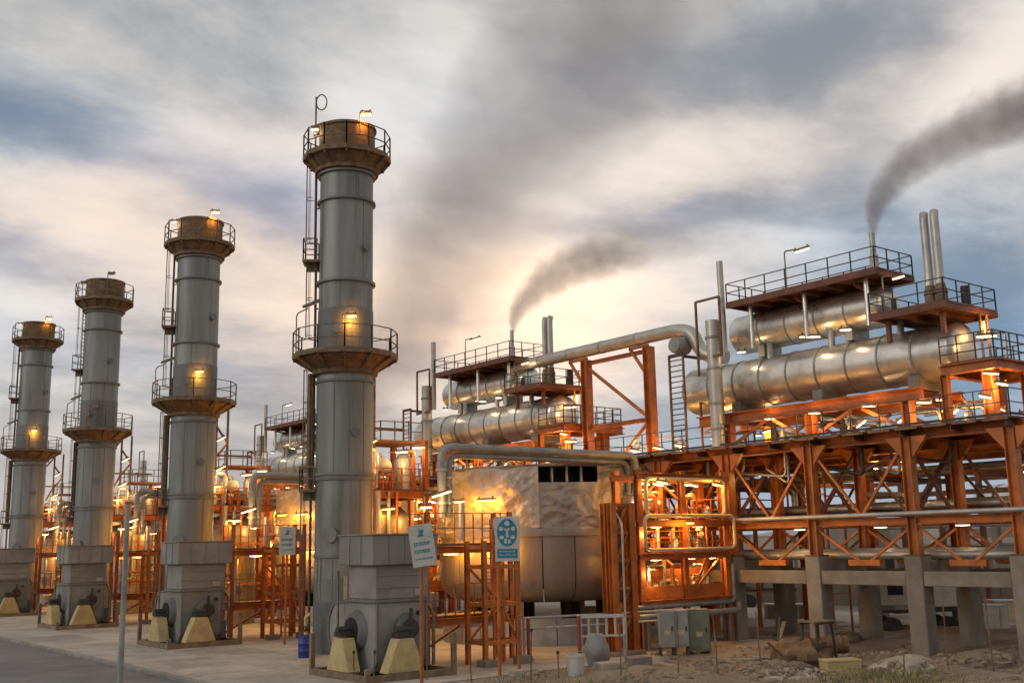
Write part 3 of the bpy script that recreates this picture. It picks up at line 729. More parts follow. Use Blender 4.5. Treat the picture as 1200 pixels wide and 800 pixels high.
# ladder tower in front
def make_ladder_tower():
    t = thing('ladder_tower', (27.3, 36.4, 0), '', 'tower', 'orange ladder towers')
    cs = [(26.5, 36.0, 4.95), (28.2, 36.0, 5.6), (26.5, 37.2, 4.95), (28.2, 37.2, 5.6)]
    for x, y, z in cs: MB().ibeam((x, y, 0), (x, y, z), .18).build('column', 'orange', t)
    for z in (.9, 2.4, 3.9, 4.7):
        m = MB()
        for (a, b) in ((0, 1), (1, 3), (3, 2), (2, 0)): m.bar((cs[a][0], cs[a][1], z), (cs[b][0], cs[b][1], z), .1, .16)
        m.build('crossbar', 'orange', t)
    m = MB(); m.bar((26.55, 37.2, .9), (28.15, 37.2, 2.4), .08); m.bar((28.15, 37.2, 2.4), (26.55, 37.2, 3.9), .08); m.bar((28.2, 36.05, .9), (28.2, 37.15, 2.4), .08); m.build('brace', 'orange', t)
    l = MB()
    for x in (27.15, 27.65): l.bar((x, 36.25, .1), (x, 36.25, 5.4), .08)
    for i in range(17): l.bar((27.15, 36.25, .3+.3*i), (27.65, 36.25, .3+.3*i), .045)
    l.build('ladder', 'orange', t)
    MB().box(27.9, 28.6, 35.6, 36.0, -.02, .3).box(26.2, 26.8, 35.6, 36.2, -.02, .25).build('foot_block', 'concrete', t)
    return t
repeat(make_ladder_tower(), CH, ["narrow orange ladder tower standing before the furnace " + b for b in BETW])

# truss column right of the furnace front
def make_truss_column():
    t = thing('truss_column', (33.3, 35.6, 0), '', 'tower', 'orange truss columns')
    for x in (32.85, 33.95):
        for y in (35.1, 35.55): MB().ibeam((x, y, -.05), (x, y, 6.5), .3).build('column', 'orange', t)
    for i in range(5):
        z0, z1 = .4+1.2*i, 1.6+1.2*i
        m = MB()
        for y in (35.1, 35.55): m.bar((33.0, y, z0), (33.8, y, z1), .07, .1); m.bar((32.95, y, z1), (33.85, y, z1), .09, .14)
        for x in (32.85, 33.95): m.bar((x, 35.2, z1), (x, 35.45, z1), .08, .12)
        m.build('lattice', 'orange', t)
    MB().box(33.15, 33.65, 35.28, 35.38, 2.2, 6.2).build('cable_ladder', 'redsteel', t)
    MB().box(32.5, 34.3, 34.75, 35.95, -.02, .16).build('base_plate', 'concrete', t, bevel=.03)
    MB().tube([(33.2, 34.85, .3), (33.2, 34.85, 5.6), (33.2, 35.4, 6.3)], .05, 8, .2).build('conduit', 'pipe', t)
    return t
repeat(make_truss_column(), CH, ["thick orange truss column at the right corner of the furnace " + b for b in BETW])

# ================================================================== SERVICE MODULE (x4)
def make_module():
    t = thing('service_module', (38.4, 37.6, 0), '', 'piping module', 'orange piping modules')
    x0, x1, y0, y1 = 35.4, 41.2, 36.0, 37.5
    for x in (x0, (x0+x1)/2, x1):
        for y in (y0, y1): MB().ibeam((x, y, -.02), (x, y, 8.1), .34 if x == x1 else .28).build('column', 'orange', t)
    for z in (2.15, 4.25, 5.75, 7.9):
        d = MB(); d.ibeam((x0-.15, y0-.2, z-.15), (x1+.15, y0-.2, z-.15), .3); d.ibeam((x0-.15, y1+.2, z-.15), (x1+.15, y1+.2, z-.15), .3)
        for x in (x0-.2, x1+.2): d.ibeam((x, y0, z-.17), (x, y1, z-.17), .26)
        dd = d.build('floor_beam', 'orange', t)
        if z < 7: MB().box(x0, x1, y0, y1, z-.04, z+.01).build('floor_plate', 'redsteel', parent=dd)
        if z in (4.25, 5.75): MB().rail([(x0, y0-.1, z), (x1, y0-.1, z)], 1.0, .9, .025, 1).build('handrail', 'orange', parent=dd)
    for i, (za, zb) in enumerate(((2.2, 4.1), (4.3, 5.6), (5.8, 7.7))):
        m = MB(); m.bar((x0+.1, y1, za), ((x0+x1)/2, y1, zb), .12); m.bar(((x0+x1)/2, y1, zb), (x1-.1, y1, za), .12)
        if i == 0: m.bar(((x0+x1)/2+.2, y0, za), (x1-.2, y0, zb), .1); m.bar((x1-1.3, y0, zb), (x1-2.5, y0, za), .1)
        m.build('brace', 'orange', t)
    # pipe loops on the front face, yellow lamplight painted into their colour
    def loop(xa, xb, za, zb, y, r, closed=True):
        pts = [((xa+xb)/2, y, za), (xa, y, za), (xa, y, zb), (xb, y, zb), (xb, y, za), ((xa+xb)/2, y, za)]
        MB().tube(pts, r, 10, .35).build('pipe_loop', 'palepipe', t, smooth=60)
    loop(x0+.1, x1-.35, 5.95, 7.65, y0-.42, .10)
    loop(x0-.25, x1+.05, 4.4, 5.95, y0-.62, .085)
    rnd = random.Random(5)
    for i in range(30):      # process piping between the floors
        z = rnd.choice((2.2, 4.3, 5.8)); xx = rnd.uniform(x0+.4, x1-.5); yy = rnd.uniform(y0+.15, y1-.2); h = rnd.uniform(.5, 1.5)
        q = [(xx, yy, z), (xx, yy, z+h), (xx+rnd.choice((-1, 1))*rnd.uniform(.5, 1.2), yy, z+h), ]
        if rnd.random() < .6: q.append((q[-1][0], yy, z+rnd.uniform(.05, .3)))
        MB().tube(q, rnd.choice((.05, .07, .1)), 8, .2).build('pipe_run', rnd.choice(('palepipe', 'orange', 'orange', 'pipe', 'drum')), t, smooth=60)
    for i in range(12):       # valves and small vessels
        z = rnd.choice((2.2, 4.3, 5.8)); xx = rnd.uniform(x0+.4, x1-.5); yy = rnd.uniform(y0+.1, y0+1.2)
        v = MB().lathe((xx, yy, z), (0, 0, 1), [(0, .01), (.02, .2), (.5, .2), (.62, .12), (.66, .02)], 14).build('valve_body', rnd.choice(('galv', 'pipe', 'orange')), t, smooth=50)
        MB().cyl((xx, yy, z+.66), (xx, yy, z+.95), .03, .03, 8).lathe((xx, yy, z+.95), (0, 0, 1), [(-.02, .16), (.02, .16), (.02, .2), (-.02, .2), (-.02, .16)], 14).build('hand_wheel', 'redpaint', parent=v)
    MB().lathe((x0+1.3, y0+.95, 6.5), (1, 0, 0), [(-.9, .02), (-.85, .3), (-.7, .42), (.7, .42), (.85, .3), (.9, .02)], 20).build('heat_exchanger', 'drum', t, smooth=50)
    MB().lathe((x1-1.5, y0+1.0, 4.9), (1, 0, 0), [(-.9, .02), (-.85, .25), (-.7, .36), (.7, .36), (.85, .25), (.9, .02)], 20).build('heat_exchanger', 'pipe', t, smooth=50)
    for z, xs in ((7.45, (.55, 2.0, 3.3, 4.4)), (5.45, (1.2, 4.6)), (3.95, (1.1, 4.0, 5.0))):
        for k, dxx in enumerate(xs): lamp(t, (x0+dxx, y0+.12 + .5*(k % 2), z), (1, 0, -.12 if z > 7 else 0), .95 if k != 2 else .6, 'tube', w=.12)
    MB().box(x0+.2, x1-.2, y1-.2, y1-.12, 2.2, 3.5).build('infill_plate', 'orange', t); MB().box(x0+.2, x1-.2, y0+.02, y0+.08, 2.2, 2.75).build('kick_plate', 'orange', t)
    lamp(t, (x0+.8, y0-.8, 7.45), (1, 0, -.1), .9, 'sodium', w=.12); lamp(t, (x1-1.2, y0-.8, 7.4), (1, 0, -.1), .9, 'sodium', w=.12); lamp(t, (x0+2.6, y0-.75, 5.6), (1, 0, 0), .7, 'sodium', w=.1)
    lamp(t, (x0+.25, y0-.12, 5.1), (0, 0, 1), .9, 'tube', w=.1)
    lamp(t, (x0+.4, y0-.1, 3.3), (0, 0, 1), .8, 'tube', w=.1)
    return t
repeat(make_module(), CH, ["lamplit orange three-floor piping module, furnace side " + b for b in BETW])

# low grey pipes in front of the module
for j, (z, y, rr) in enumerate(((1.86, 35.75, .11), (1.45, 35.45, .15))):
    t = thing('low_pipe', (35, y, z), ('upper' if j == 0 else 'lower') + ' grey pipe running along the foot of the nearest piping module', 'pipe')
    MB().tube([(34.6, y, z), (41.4, y, z), (41.4, y, z+1.8 if j == 0 else z+.4)], rr, 10, .3).build('pipe', 'greypipe', t, smooth=60)
    for x in (35.2, 38.2, 40.6): MB().bar((x, y, z-rr), (x, y, -.05), .12).build('pipe_support', 'concrete', t)

# ================================================================== DRUM STRUCTURE: trestle + steel frame, drums
FY = (21.5, 26.1, 31.2, 36.2)
def make_rack():
    t = thing('pipe_trestle', (43.9, 29, 0), '', 'steel frame', 'orange steel frames under the drums')
    colm = None
    def ccol(x, y):
        nonlocal colm
        if colm is None:
            colm = MB().box(41.6, 42.4, 21.1, 21.9, -.5, 3.97).build('concrete_column', 'concrete', t, bevel=.04); colm.location = (0, 0, 0)
            o = colm
        else:
            o = colm.copy(); COL.objects.link(o)
        o.location = (x-42, y-21.5, 0)
    for y in FY:
        ccol(42, y); ccol(45.8, y); ccol(54, y)
        MB().box(42.41, 45.39, y-.38, y+.38, 2.75, 3.75).build('concrete_beam', 'concrete', t, bevel=.03)
    for x in (42, 45.8):
        for a, b in zip(FY, FY[1:]):
            MB().box(x-.34, x+.34, a+.41, b-.41, 2.72, 3.32).build('concrete_beam', 'concrete', t, bevel=.03)
    MB().box(41.64, 42.36, 36.66, 44.0, 2.72, 3.32).build('concrete_beam', 'concrete', t, bevel=.03)
    yl = FY + (41.0, 46.0)
    for x in (42, 45.8, 54):
        for y in yl:
            MB().ibeam((x, y, 3.98 if y < 40 else -.05), (x, y, 9.0), .44 if x == 42 else .4).build('column', 'orange', t)
            if y < 40: MB().box(x-.4, x+.4, y-.4, y+.4, 3.973, 4.03).build('base_plate', 'redsteel', t)
        for a, b in zip(yl, yl[1:]):
            m = MB(); m.ibeam((x, a+.27, 5.45), (x, b-.27, 5.45), .3); m.build('tie_beam', 'orange', t)
            mid = (a+b)/2
            m = MB()
            m.bar((x, a+.2, 8.7), (x, mid-.05, 5.75), .10, .12)
            if not (x == 42 and a < 22): m.bar((x, mid+.05, 5.75), (x, b-.2, 8.7), .10, .12); m.build('brace', 'orange' if x == 42 else 'redsteel', t)
            m = MB(); m.bar((x, a+.2, 5.15), (x, mid-.3, 3.75), .10, .11); m.bar((x, mid+.3, 3.75), (x, b-.2, 5.15), .10, .11); m.bar((x, mid-.8, 3.68), (x, mid+.8, 3.68), .24, .26); m.build('brace', 'orange', t)
    for y in yl:
        m = MB(); m.ibeam((42.3, y, 5.45), (45.5, y, 5.45), .3); m.ibeam((46.1, y, 5.9), (53.7, y, 5.9), .3); m.ibeam((46.1, y, 7.6), (53.7, y, 7.6), .26); m.build('tie_beam', 'redsteel', t)
        m = MB(); m.bar((42.2, y, 5.6), (45.6, y, 8.8), .13); m.bar((45.6, y+.14, 5.6), (42.2, y+.14, 8.8), .13); m.build('brace', 'redsteel', t)
        for sx, x in ((1, 42), (-1, 45.8)):   # haunches under the deck
            MB().prism([(y+.25, 9.0), (y+1.0, 9.0), (y+.25, 8.1)], 0, x-.12, x+.12).prism([(y-.25, 9.0), (y-1.0, 9.0), (y-.25, 8.1)], 0, x-.12, x+.12).build('haunch_plate', 'orange', t)
    # deck with edge girders, joists, plates and toe plates
    Y0, Y1 = 21.1, 47.5
    for x, gw in ((42.35, .42), (46.2, .6), (50.2, .6), (54.4, .6)):
        MB().ibeam((x, Y0, 9.3-gw/2), (x, Y1, 9.3-gw/2), gw).build('deck_girder', 'orange', t)
    for k in range(12):
        y = Y0+.3 + k*(Y1-Y0-.6)/11
        MB().ibeam((41.5, y, 9.16), (54.1, y, 9.16), .28).build('deck_joist', 'redsteel', t)
    pp = None
    for k in range(13):
        w_ = (Y1-Y0)/13
        if pp is None: pp = o = MB().box(41.4, 54.6, Y0+.01, Y0+w_-.01, 9.31, 9.39).build('deck_plate', 'redsteel', t)
        else: o = pp.copy(); COL.objects.link(o); o.location = (0, k*w_, random.uniform(-.01, .01))
    pp = None
    for k in range(20):
        w_ = (Y1-Y0)/20
        if pp is None: pp = o = MB().box(41.36, 41.39, Y0+.12, Y0+w_-.12, 9.25, 9.37).build('toe_plate', 'deck', t)
        else: o = pp.copy(); COL.objects.link(o); o.location = (0, k*w_, 0)
    MB().bar((41.4, Y0, 9.47), (41.4, Y1, 9.47), .08, .1).bar((41.4, Y0-.02, 9.47), (54.6, Y0-.02, 9.47), .08, .1).build('deck_edging', 'black', t)
    MB().rail([(41.45, Y1, 9.4), (41.45, Y0+.05, 9.4), (54.5, Y0+.05, 9.4), (54.5, Y1, 9.4)], 1.1, 1.45, .022, 1).build('handrail', 'black', t)
    # upper frame carrying the lower drum
    UY = (22.3, 26.1, 31.2, 36.2)
    for x in (42.3, 45.5):
        for y in UY: MB().ibeam((x, y, 9.4), (x, y, 10.55 if y > 25 else 11.5), .44).build('upper_column', 'orange', t)
        MB().ibeam((x, 25.3, 10.83), (x, 38.2, 10.83), .56).build('drum_girder', 'orange', t)
        for a, b in ((26.3, 28.4), (31.4, 33.4)):
            MB().bar((x, a+.2, 9.5), (x, b, 10.5), .12, .15).bar((x, 31.0 if a < 30 else 36.0, 9.5), (x, 29 if a < 30 else 33.9, 10.5), .12, .15).build('brace', 'orange', t)
    for y in (26.1, 31.2, 36.2): MB().ibeam((42.6, y, 10.8), (45.2, y, 10.8), .5).build('cross_girder', 'redsteel', t)
    # third platform at the near end
    MB().box(41.6, 46.4, 21.6, 24.0, 11.76, 11.85).build('end_platform', 'redsteel', t)
    m = MB(); m.ibeam((41.6, 21.6, 11.55), (41.6, 24.0, 11.55), .4); m.ibeam((41.6, 21.6, 11.55), (46.4, 21.6, 11.55), .4); m.ibeam((46.4, 21.6, 11.55), (46.4, 24, 11.55), .4); m.ibeam((41.8, 24, 11.55), (46.2, 24, 11.55), .4); m.build('platform_beam', 'orange', t)
    for x, y in ((41.7, 23.9), (46.3, 23.9)): MB().ibeam((x, y, 9.4), (x, y, 11.4), .3).build('upper_column', 'orange', t)
    MB().rail([(41.65, 24, 11.85), (41.65, 21.65, 11.85), (46.35, 21.65, 11.85), (46.35, 24, 11.85)], 1.1, .7, .025, 2).build('handrail', 'black', t)
    # vertical caged ladder and stair frame at the left end
    for x, y in ((41.7, 38.6), (41.7, 39.6), (42.9, 38.6)): MB().bar((x, y, 9.4), (x, y, 14.5), .10).build('ladder_post', 'rust', t)
    m = MB()
    for i in range(17): m.bar((41.7, 38.6, 9.6+.29*i), (41.7, 39.6, 9.6+.29*i), .05)
    m.bar((41.7, 38.6, 14.5), (41.7, 39.6, 14.5), .16); m.bar((41.7, 38.6, 14.4), (42.9, 38.6, 14.4), .14); m.build('ladder', 'black', t)
    # pipework on and under the deck
    rnd = random.Random(11)
    for i in range(14):
        y = rnd.uniform(22.5, 40.5); x = rnd.uniform(43, 45.6); h = rnd.uniform(.5, 1.1)
        MB().tube([(x, y, 9.4), (x, y, 9.4+h), (x, y+rnd.uniform(.7, 2.2), 9.4+h), (x, y+rnd.uniform(.7, 2.2), 9.4+h+.35)], rnd.choice((.06, .09, .14)), 8, .25).build('pipe_run', rnd.choice(('pipe', 'drum', 'orange', 'black')), t, smooth=60)
    for i in range(10):
        y = rnd.uniform(24, 45); x = rnd.uniform(42.8, 45.2)
        MB().tube([(x, y, 8.9), (x, y, 8.9-rnd.uniform(.4, 1.6)), (x, y+rnd.uniform(1, 3), 8.9-rnd.uniform(.4, 1.6))], rnd.choice((.07, .1, .16)), 8, .3).build('pipe_run', rnd.choice(('pipe', 'black', 'greypipe')), t, smooth=60)
    for i in range(6):
        y = rnd.uniform(22.5, 38)
        MB().lathe((42.9, y, 9.4), (0, 0, 1), [(0, .01), (.02, .18), (.45, .18), (.6, .1), (.9, .04), (.9, .14), (.95, .14), (.95, .01)], 12).build('valve_body', rnd.choice(('galv', 'black', 'orange')), t, smooth=50)
    for x, z, r_, mt in ((46.6, 6.2, .14, 'pipe'), (47.3, 6.25, .2, 'greypipe'), (48.2, 6.15, .1, 'drum'), (49.0, 6.3, .24, 'pipe'), (50.3, 6.2, .16, 'greypipe'), (51.5, 6.2, .12, 'pipe'), (52.4, 6.28, .2, 'drum'),
                         (47.0, 7.9, .15, 'greypipe'), (49.5, 7.95, .2, 'pipe'), (51.8, 7.9, .12, 'greypipe')):
        MB().tube([(x, 21 + (x*7 % 3), z), (x, 46.5, z)], r_, 10).build('pipe_run', mt, t, smooth=60)
    for i in range(12):
        y = rnd.uniform(23, 44); x = rnd.uniform(46.5, 52)
        MB().tube([(x, y, 6.2), (x, y, 6.2+rnd.uniform(.5, 2.2)), (x, y+rnd.uniform(.8, 2.5), 6.2+rnd.uniform(.5, 2.0))], rnd.choice((.06, .1, .14)), 8, .25).build('pipe_run', rnd.choice(('pipe', 'orange', 'greypipe')), t, smooth=60)
    for y in (41.0, 38.6, 34.0):         # scaffold towers behind
        for a_, b_ in ((46.8, y), (48.3, y), (46.8, y+1.4), (48.3, y+1.4)): MB().bar((a_, b_, 0), (a_, b_, 8.8), .09).build('scaffold_post', 'orange', t)
        for zz in (2.0, 4.0, 6.9, 8.0): MB().bar((46.7, y, zz), (48.4, y, zz), .07).bar((46.8, y+.05, zz+.09), (46.8, y+1.5, zz+.09), .07).build('scaffold_rail', 'orange', t)
    # lamps: under the drum girder, along the deck, on the platforms
    for y in (33.2, 30.6, 27.7, 25.0, 24.1): lamp(t, (41.75, y, 10.5 if y > 26 else 10.35), (0, 1, .12), .9, 'tube', w=.1)
    for y, s_ in ((28.7, -1), (26.6, -1), (24.2, -1), (37.5, 1), (22.2, 1)): lamp(t, (42.6, y, 9.85), (0, 1, .55*s_), .8, 'tubesoft', w=.11)
    lamp(t, (41.9, 22.0, 11.2), (0, 1, .2), .9, 'tube', w=.1); lamp(t, (42.2, 21.75, 10.75), (1, 0, 0), 1.2, 'tube', w=.12); lamp(t, (42.0, 22.4, 10.3), (0, 1, .3), .7, 'tubesoft')
    lamp(t, (43.0, 22.6, 12.95), (.6, -.8, 0), 1.1, 'tube', (43.4, 22.0, 11.85))
    lamp(t, (44.3, 38.5, 9.9), (0, 1, .2), 1.0, 'sodium'); lamp(t, (42.2, 36.9, 10.2), (0, 1, 0), .8, 'sodium')
    for i in range(12):
        y = rnd.uniform(22.5, 46.5); lamp(t, (rnd.uniform(43.2, 50), y, rnd.uniform(9.8, 10.5)), (rnd.uniform(-.4, .4), 1, rnd.uniform(-.3, .4)), .7, rnd.choice(('sodium', 'tube', 'tubesoft')), w=.09)
    for i in range(6): lamp(t, (rnd.uniform(43, 52), rnd.uniform(23, 46), rnd.uniform(7.0, 8.4)), (.2, 1, .1), .6, 'tube', w=.09)
    for y in (41.2, 43.0, 45.2, 39.6): lamp(t, (42.2, y, 9.75), (0, 1, .2), 1.0, 'tube', w=.11)
    for y in (25, 29, 33.5): lamp(t, (43.9, y, 5.2), (0, 1, 0), .9, 'tubesoft', w=.09)
    return t
rack = make_rack()
repeat(rack, DO, ["orange steel drum frame with braced legs on concrete columns " + d for d in DLAB])

def make_drum(name, cx, cz, r, ya, yb, nsec, label):
    t = thing(name, (cx, (ya+yb)/2, cz), label, 'drum', 'aluminium clad drums')
    L = (yb-ya)/nsec; rnd = random.Random(int(cz*10))
    for i in range(nsec):
        dr = rnd.uniform(-.012, .012)
        MB().lathe((cx, ya+L*i, cz), (0, 1, 0), [(0, r+dr), (L*.5, r+dr+rnd.uniform(-.01, .01)), (L, r+dr)], 56).build('jacket_section', 'drum', t, smooth=40)
        if i: MB().lathe((cx, ya+L*i, cz), (0, 1, 0), [(-.045, r-.03), (-.045, r+.03), (.045, r+.03), (.045, r-.03)], 56).build('jacket_strap', 'greypipe', t, smooth=40)
    prof = [(r*.42*math.sin(a), r*math.cos(a)) for a in [rad(v) for v in (0, 15, 30, 45, 60, 75, 90)]]
    MB().lathe((cx, yb, cz), (0, 1, 0), prof, 48).build('drum_head', 'drum', t, smooth=60)
    MB().lathe((cx, ya, cz), (0, -1, 0), prof, 48).build('drum_head', 'drum', t, smooth=60)
    return t
def rails_platform(t, x0, x1, ya, yb, z, rmat='black', lampy=None):
    p = MB().box(x0, x1, ya, yb, z-.08, z).build('platform', 'redsteel', t)
    m = MB(); m.bar((x0+.06, ya, z-.2), (x0+.06, yb, z-.2), .14, .24); m.bar((x1-.06, ya, z-.2), (x1-.06, yb, z-.2), .14, .24)
    n = max(3, int((yb-ya)/1.3))
    for i in range(n+1): m.bar((x0+.13, ya+.08+(yb-ya-.16)*i/n, z-.2), (x1-.13, ya+.08+(yb-ya-.16)*i/n, z-.2), .12, .2)
    m.build('platform_beam', 'redsteel', parent=p)
    MB().rail([(x0+.04, yb-.04, z), (x0+.04, ya+.04, z), (x1-.04, ya+.04, z), (x1-.04, yb-.04, z), (x0+.04, yb-.04, z)], .95, 1.15, .024, 1).build('handrail', rmat, parent=p)
    return p
# lower drum
dl = make_drum('lower_drum', 43.9, 12.72, 1.24, 24.3, 39.6, 9, '')
for y in (26.1, 31.2, 36.2):
    MB().box(42.9, 44.9, y-.28, y+.28, 11.12, 11.75).build('saddle', 'concrete', dl, bevel=.02)
for y in (26.8, 30.5, 34.2): MB().cyl((43.4, y, 13.7), (43.4, y, 14.6), .16, .16, 12).cyl((43.4, y, 14.6), (43.4, y, 14.72), .26, .26, 12).build('nozzle', 'galv', dl, smooth=50)
p = rails_platform(dl, 41.3, 45.6, 23.35, 27.0, 14.5)
for y in (23.9, 26.5):
    for x in (42.0, 45.2): MB().bar((x, y, 13.2), (x, y, 14.15), .18).build('platform_leg', 'redsteel', dl)
for y in (24.55, 25.05):
    v = MB().tube([(43.2, y, 14.5), (43.2, y, 18.75), (43.3, y+.03, 18.98)], .19, 14, .2).build('vent_pipe', 'pipe', dl, smooth=60)
    MB().cyl((43.2, y, 14.5), (43.2, y, 15.2), .27, .27, 14).cyl((43.2, y, 15.25), (43.2, y, 15.65), .3, .2, 14).build('safety_valve', 'deck', parent=v, smooth=50)
MB().tube([(44.4, 24.1, 14.5), (44.4, 24.1, 15.6)], .2, 10).tube([(42.4, 26.4, 14.5), (42.4, 26.4, 15.2)], .12, 10).build('valve_stem', 'black', dl, smooth=50)
lamp(dl, (42.3, 26.0, 16.1), (.7, -.7, .25), .75, 'tubesoft', (41.8, 26.5, 14.5))
lamp(dl, (44.2, 23.3, 13.6), (0, 0, 1), .7, 'sodium', w=.1)
lamp(dl, (42.4, 31.0, 14.25), (0, 1, .15), 1.6, 'tubesoft', w=.14); lamp(dl, (42.4, 29.0, 14.25), (0, 1, .1), .8, 'tubesoft', w=.14); lamp(dl, (42.4, 35.2, 14.15), (0, 1, .1), .7, 'tubesoft', w=.12)
# instrument tree on the drum's near head: dark piping and gauge glass
m = MB(); 
for x in (44.1, 44.7): m.tube([(x, 23.75, 11.95), (x, 23.4, 12.2), (x, 23.4, 14.2)], .06, 8, .15)
m.build('gauge_piping', 'deck', dl, smooth=60)
repeat(dl, DO[:2], ["longer lower aluminium clad drum with twin vent pipes " + d for d in DLAB])
# upper drum
du = make_drum('upper_drum', 43.9, 15.35, .98, 27.7, 36.3, 5, '')
for y in (29.4, 34.6): MB().box(43.2, 44.6, y-.2, y+.2, 13.9, 14.5).build('saddle', 'greypipe', du)
p = rails_platform(du, 41.5, 44.6, 26.6, 35.3, 16.65)
for y in (28.2, 31.5, 34.4): MB().bar((42.3, y, 16.2), (42.3, y, 16.4), .2).bar((43.9, y, 16.2), (43.9, y, 16.42), .2).bar((42.3, y, 16.2), (43.2, y, 16.1), .14).build('platform_leg', 'redsteel', du)
for y in (27.6, 31.0, 34.3): MB().tube([(42.2, y, 14.2), (42.2, y, 16.4)], .12, 10).build('hanger_pipe', 'drum', du, smooth=50)
v = MB().tube([(42.0, 26.95, 16.65), (42.0, 26.95, 18.35)], .13, 12).build('vent_pipe', 'pipe', du, smooth=60)
MB().cyl((42.0, 26.95, 16.65), (42.0, 26.95, 17.3), .2, .2, 12).build('safety_valve', 'white', parent=v, smooth=50)
MB().tube([(41.9, 35.9, 14.2), (41.9, 35.9, 19.0), ], .17, 12).build('vent_pipe', 'pipe', du, smooth=60)
lamp(du, (41.75, 30.6, 18.35), (.5, -.85, .2), 1.0, 'tubesoft', (41.55, 31.5, 16.65))
# id marks stencilled on the drum's flank, too small to read
mk = MB()
rnd = random.Random(3)
y = 32.9
for ch in "xxxx xxx xx":
    y -= .17
    if ch == ' ': continue
    aa = rad(150)
    for k in range(3):
        hh = rnd.uniform(.03, .16); yy = y + rnd.uniform(-.05, .05)
        c = Vector((43.9 + .995*math.cos(aa), yy, 15.35 + .995*math.sin(aa)))
        tz = Vector((math.sin(aa)*.5, 0, -math.cos(aa)*.86)).normalized()
        mk.obox(c, (0, .055 if k == 0 else .02, 0), Vector((-tz.x, 0, tz.z))*(.025 if k == 0 else hh*.7), Vector((math.cos(aa), 0, math.sin(aa)))*.006)
mk.build('stencilled_mark', 'black', du)
repeat(du, DO[:2], ["shorter upper aluminium clad drum with railed platform on top " + d for d in DLAB])

# downcomer pipe at the drums' left end
def make_downcomer():
    t = thing('downcomer_pipe', (41.3, 36.4, 9.4), '', 'pipe', 'vertical downcomer pipes')
    MB().tube([(41.6, 36.35, 9.4), (41.6, 36.35, 15.9)], .36, 20).build('pipe', 'pipe', t, smooth=60)
    for z in (10.3, 11.6, 13.4, 15.0): MB().ring(41.6, 36.35, z-.06, z+.06, .33, .42, 20).build('pipe_collar', 'greypipe', t, smooth=60)
    for x, y in ((41.35, 35.6), (41.35, 37.2)): MB().bar((x, y, 13.9), (x, y, 17.0), .10).build('guide_post', 'rust', t)
    MB().bar((41.35, 35.6, 17.0), (41.35, 37.2, 17.0), .11).build('guide_bar', 'rust', t); MB().bar((41.35, 35.6, 14.0), (41.35, 37.2, 14.0), .12).build('guide_bar', 'rust', t)
    return t
repeat(make_downcomer(), DO, ["thick vertical grey downcomer pipe with black guide frame " + d for d in DLAB])

# crossover pipe between the first two drum sets and its orange trestle
t = thing('crossover_pipe', (43, 47, 16), 'long large silver pipe crossing between two drum pairs on an orange frame', 'pipe')
MB().tube([(43.9, 57.0, 14.9), (43.0, 55.4, 15.0), (43.0, 54.6, 16.2), (43.0, 40.1, 16.2), (43.0, 39.0, 15.9), (43.2, 38.6, 14.6), (43.6, 37.2, 14.3)], .37, 20, .9).build('pipe', 'pipe', t, smooth=60)
for y in (43.2, 46.2, 49.2, 52.0): MB().lathe((43, y, 16.2), (0, 1, 0), [(-.04, .35), (-.04, .39), (.04, .39), (.04, .35)], 24).build('jacket_strap', 'galv', t, smooth=50)
MB().lathe((42.6, 39.6, 15.2), (1, 0, 0), [(-.5, .02), (-.5, .4), (-.38, .45), (.5, .45)], 20).build('pipe_stub', 'greypipe', t, smooth=50)
t = thing('pipe_support_frame', (43, 45, 9.4), 'braced orange two-column frame holding up the long silver pipe', 'steel frame')
for y in (42.4, 47.7): MB().ibeam((43, y, 9.4), (43, y, 15.62), .5).build('column', 'orange', t)
MB().ibeam((43, 42.65, 15.4), (43, 47.45, 15.4), .22).build('tie_beam', 'orange', t)
MB().ibeam((43, 42.65, 11.5), (43, 47.45, 11.5), .24).build('tie_beam', 'orange', t)
MB().bar((43, 42.7, 11.7), (43, 47.5, 15.1), .16).build('brace', 'orange', t)
MB().bar((43, 42.7, 11.35), (43, 45.0, 9.5), .14).build('brace', 'orange', t)
MB().bar((43, 42.5, 13.9), (43, 43.9, 15.75), .15).bar((43, 47.8, 13.9), (43, 49.2, 15.75), .15).bar((43, 42.4, 15.72), (43, 43.9, 15.72), .15).bar((43, 47.6, 15.72), (43, 49.2, 15.72), .15).build('strut', 'orange', t)

# pipe rack pipes: along Y at the trestle's ties
for j, (x, z, rr, lab, mat) in enumerate(((41.62, 5.73, .11, 'rusty pale pipe on the front tie beam of the right-hand frame', 'pipe'), (43.2, 3.98, .2, 'grey pipe lying on the concrete beams, front one', 'pipe'),
                                     (44.0, 4.02, .26, 'thick grey pipe lying on the concrete beams, middle one', 'greypipe'), (44.9, 3.95, .17, 'thin pale pipe lying on the concrete beams, rear one', 'galv'))):
    t = MB().tube([(x, 17.5, z), (x, 46 if z > 4.5 else 43, z)], rr, 12).build('rack_pipe', mat, smooth=60); tag(t, lab, 'pipe')

# ================================================================== SMALL OBJECTS
def post_sign(name, c, w, h, label, cat, tilt=0.0, face=None, post_to=0.0):
    face = Vector(face or (-.55, -.83, 0)).normalized(); side = Vector((-face.y, face.x, 0))
    c = Vector(c)
    t = thing(name, (c.x, c.y, post_to), label, cat)
    return t, c, face, side
def board(mbx, c, side, up, face, u, v, hu, hv, d): return mbx.obox(Vector(c)+side*u+up*v+face*d, side*hu, up*hv, face*.008)
UP = Vector((0, 0, 1))
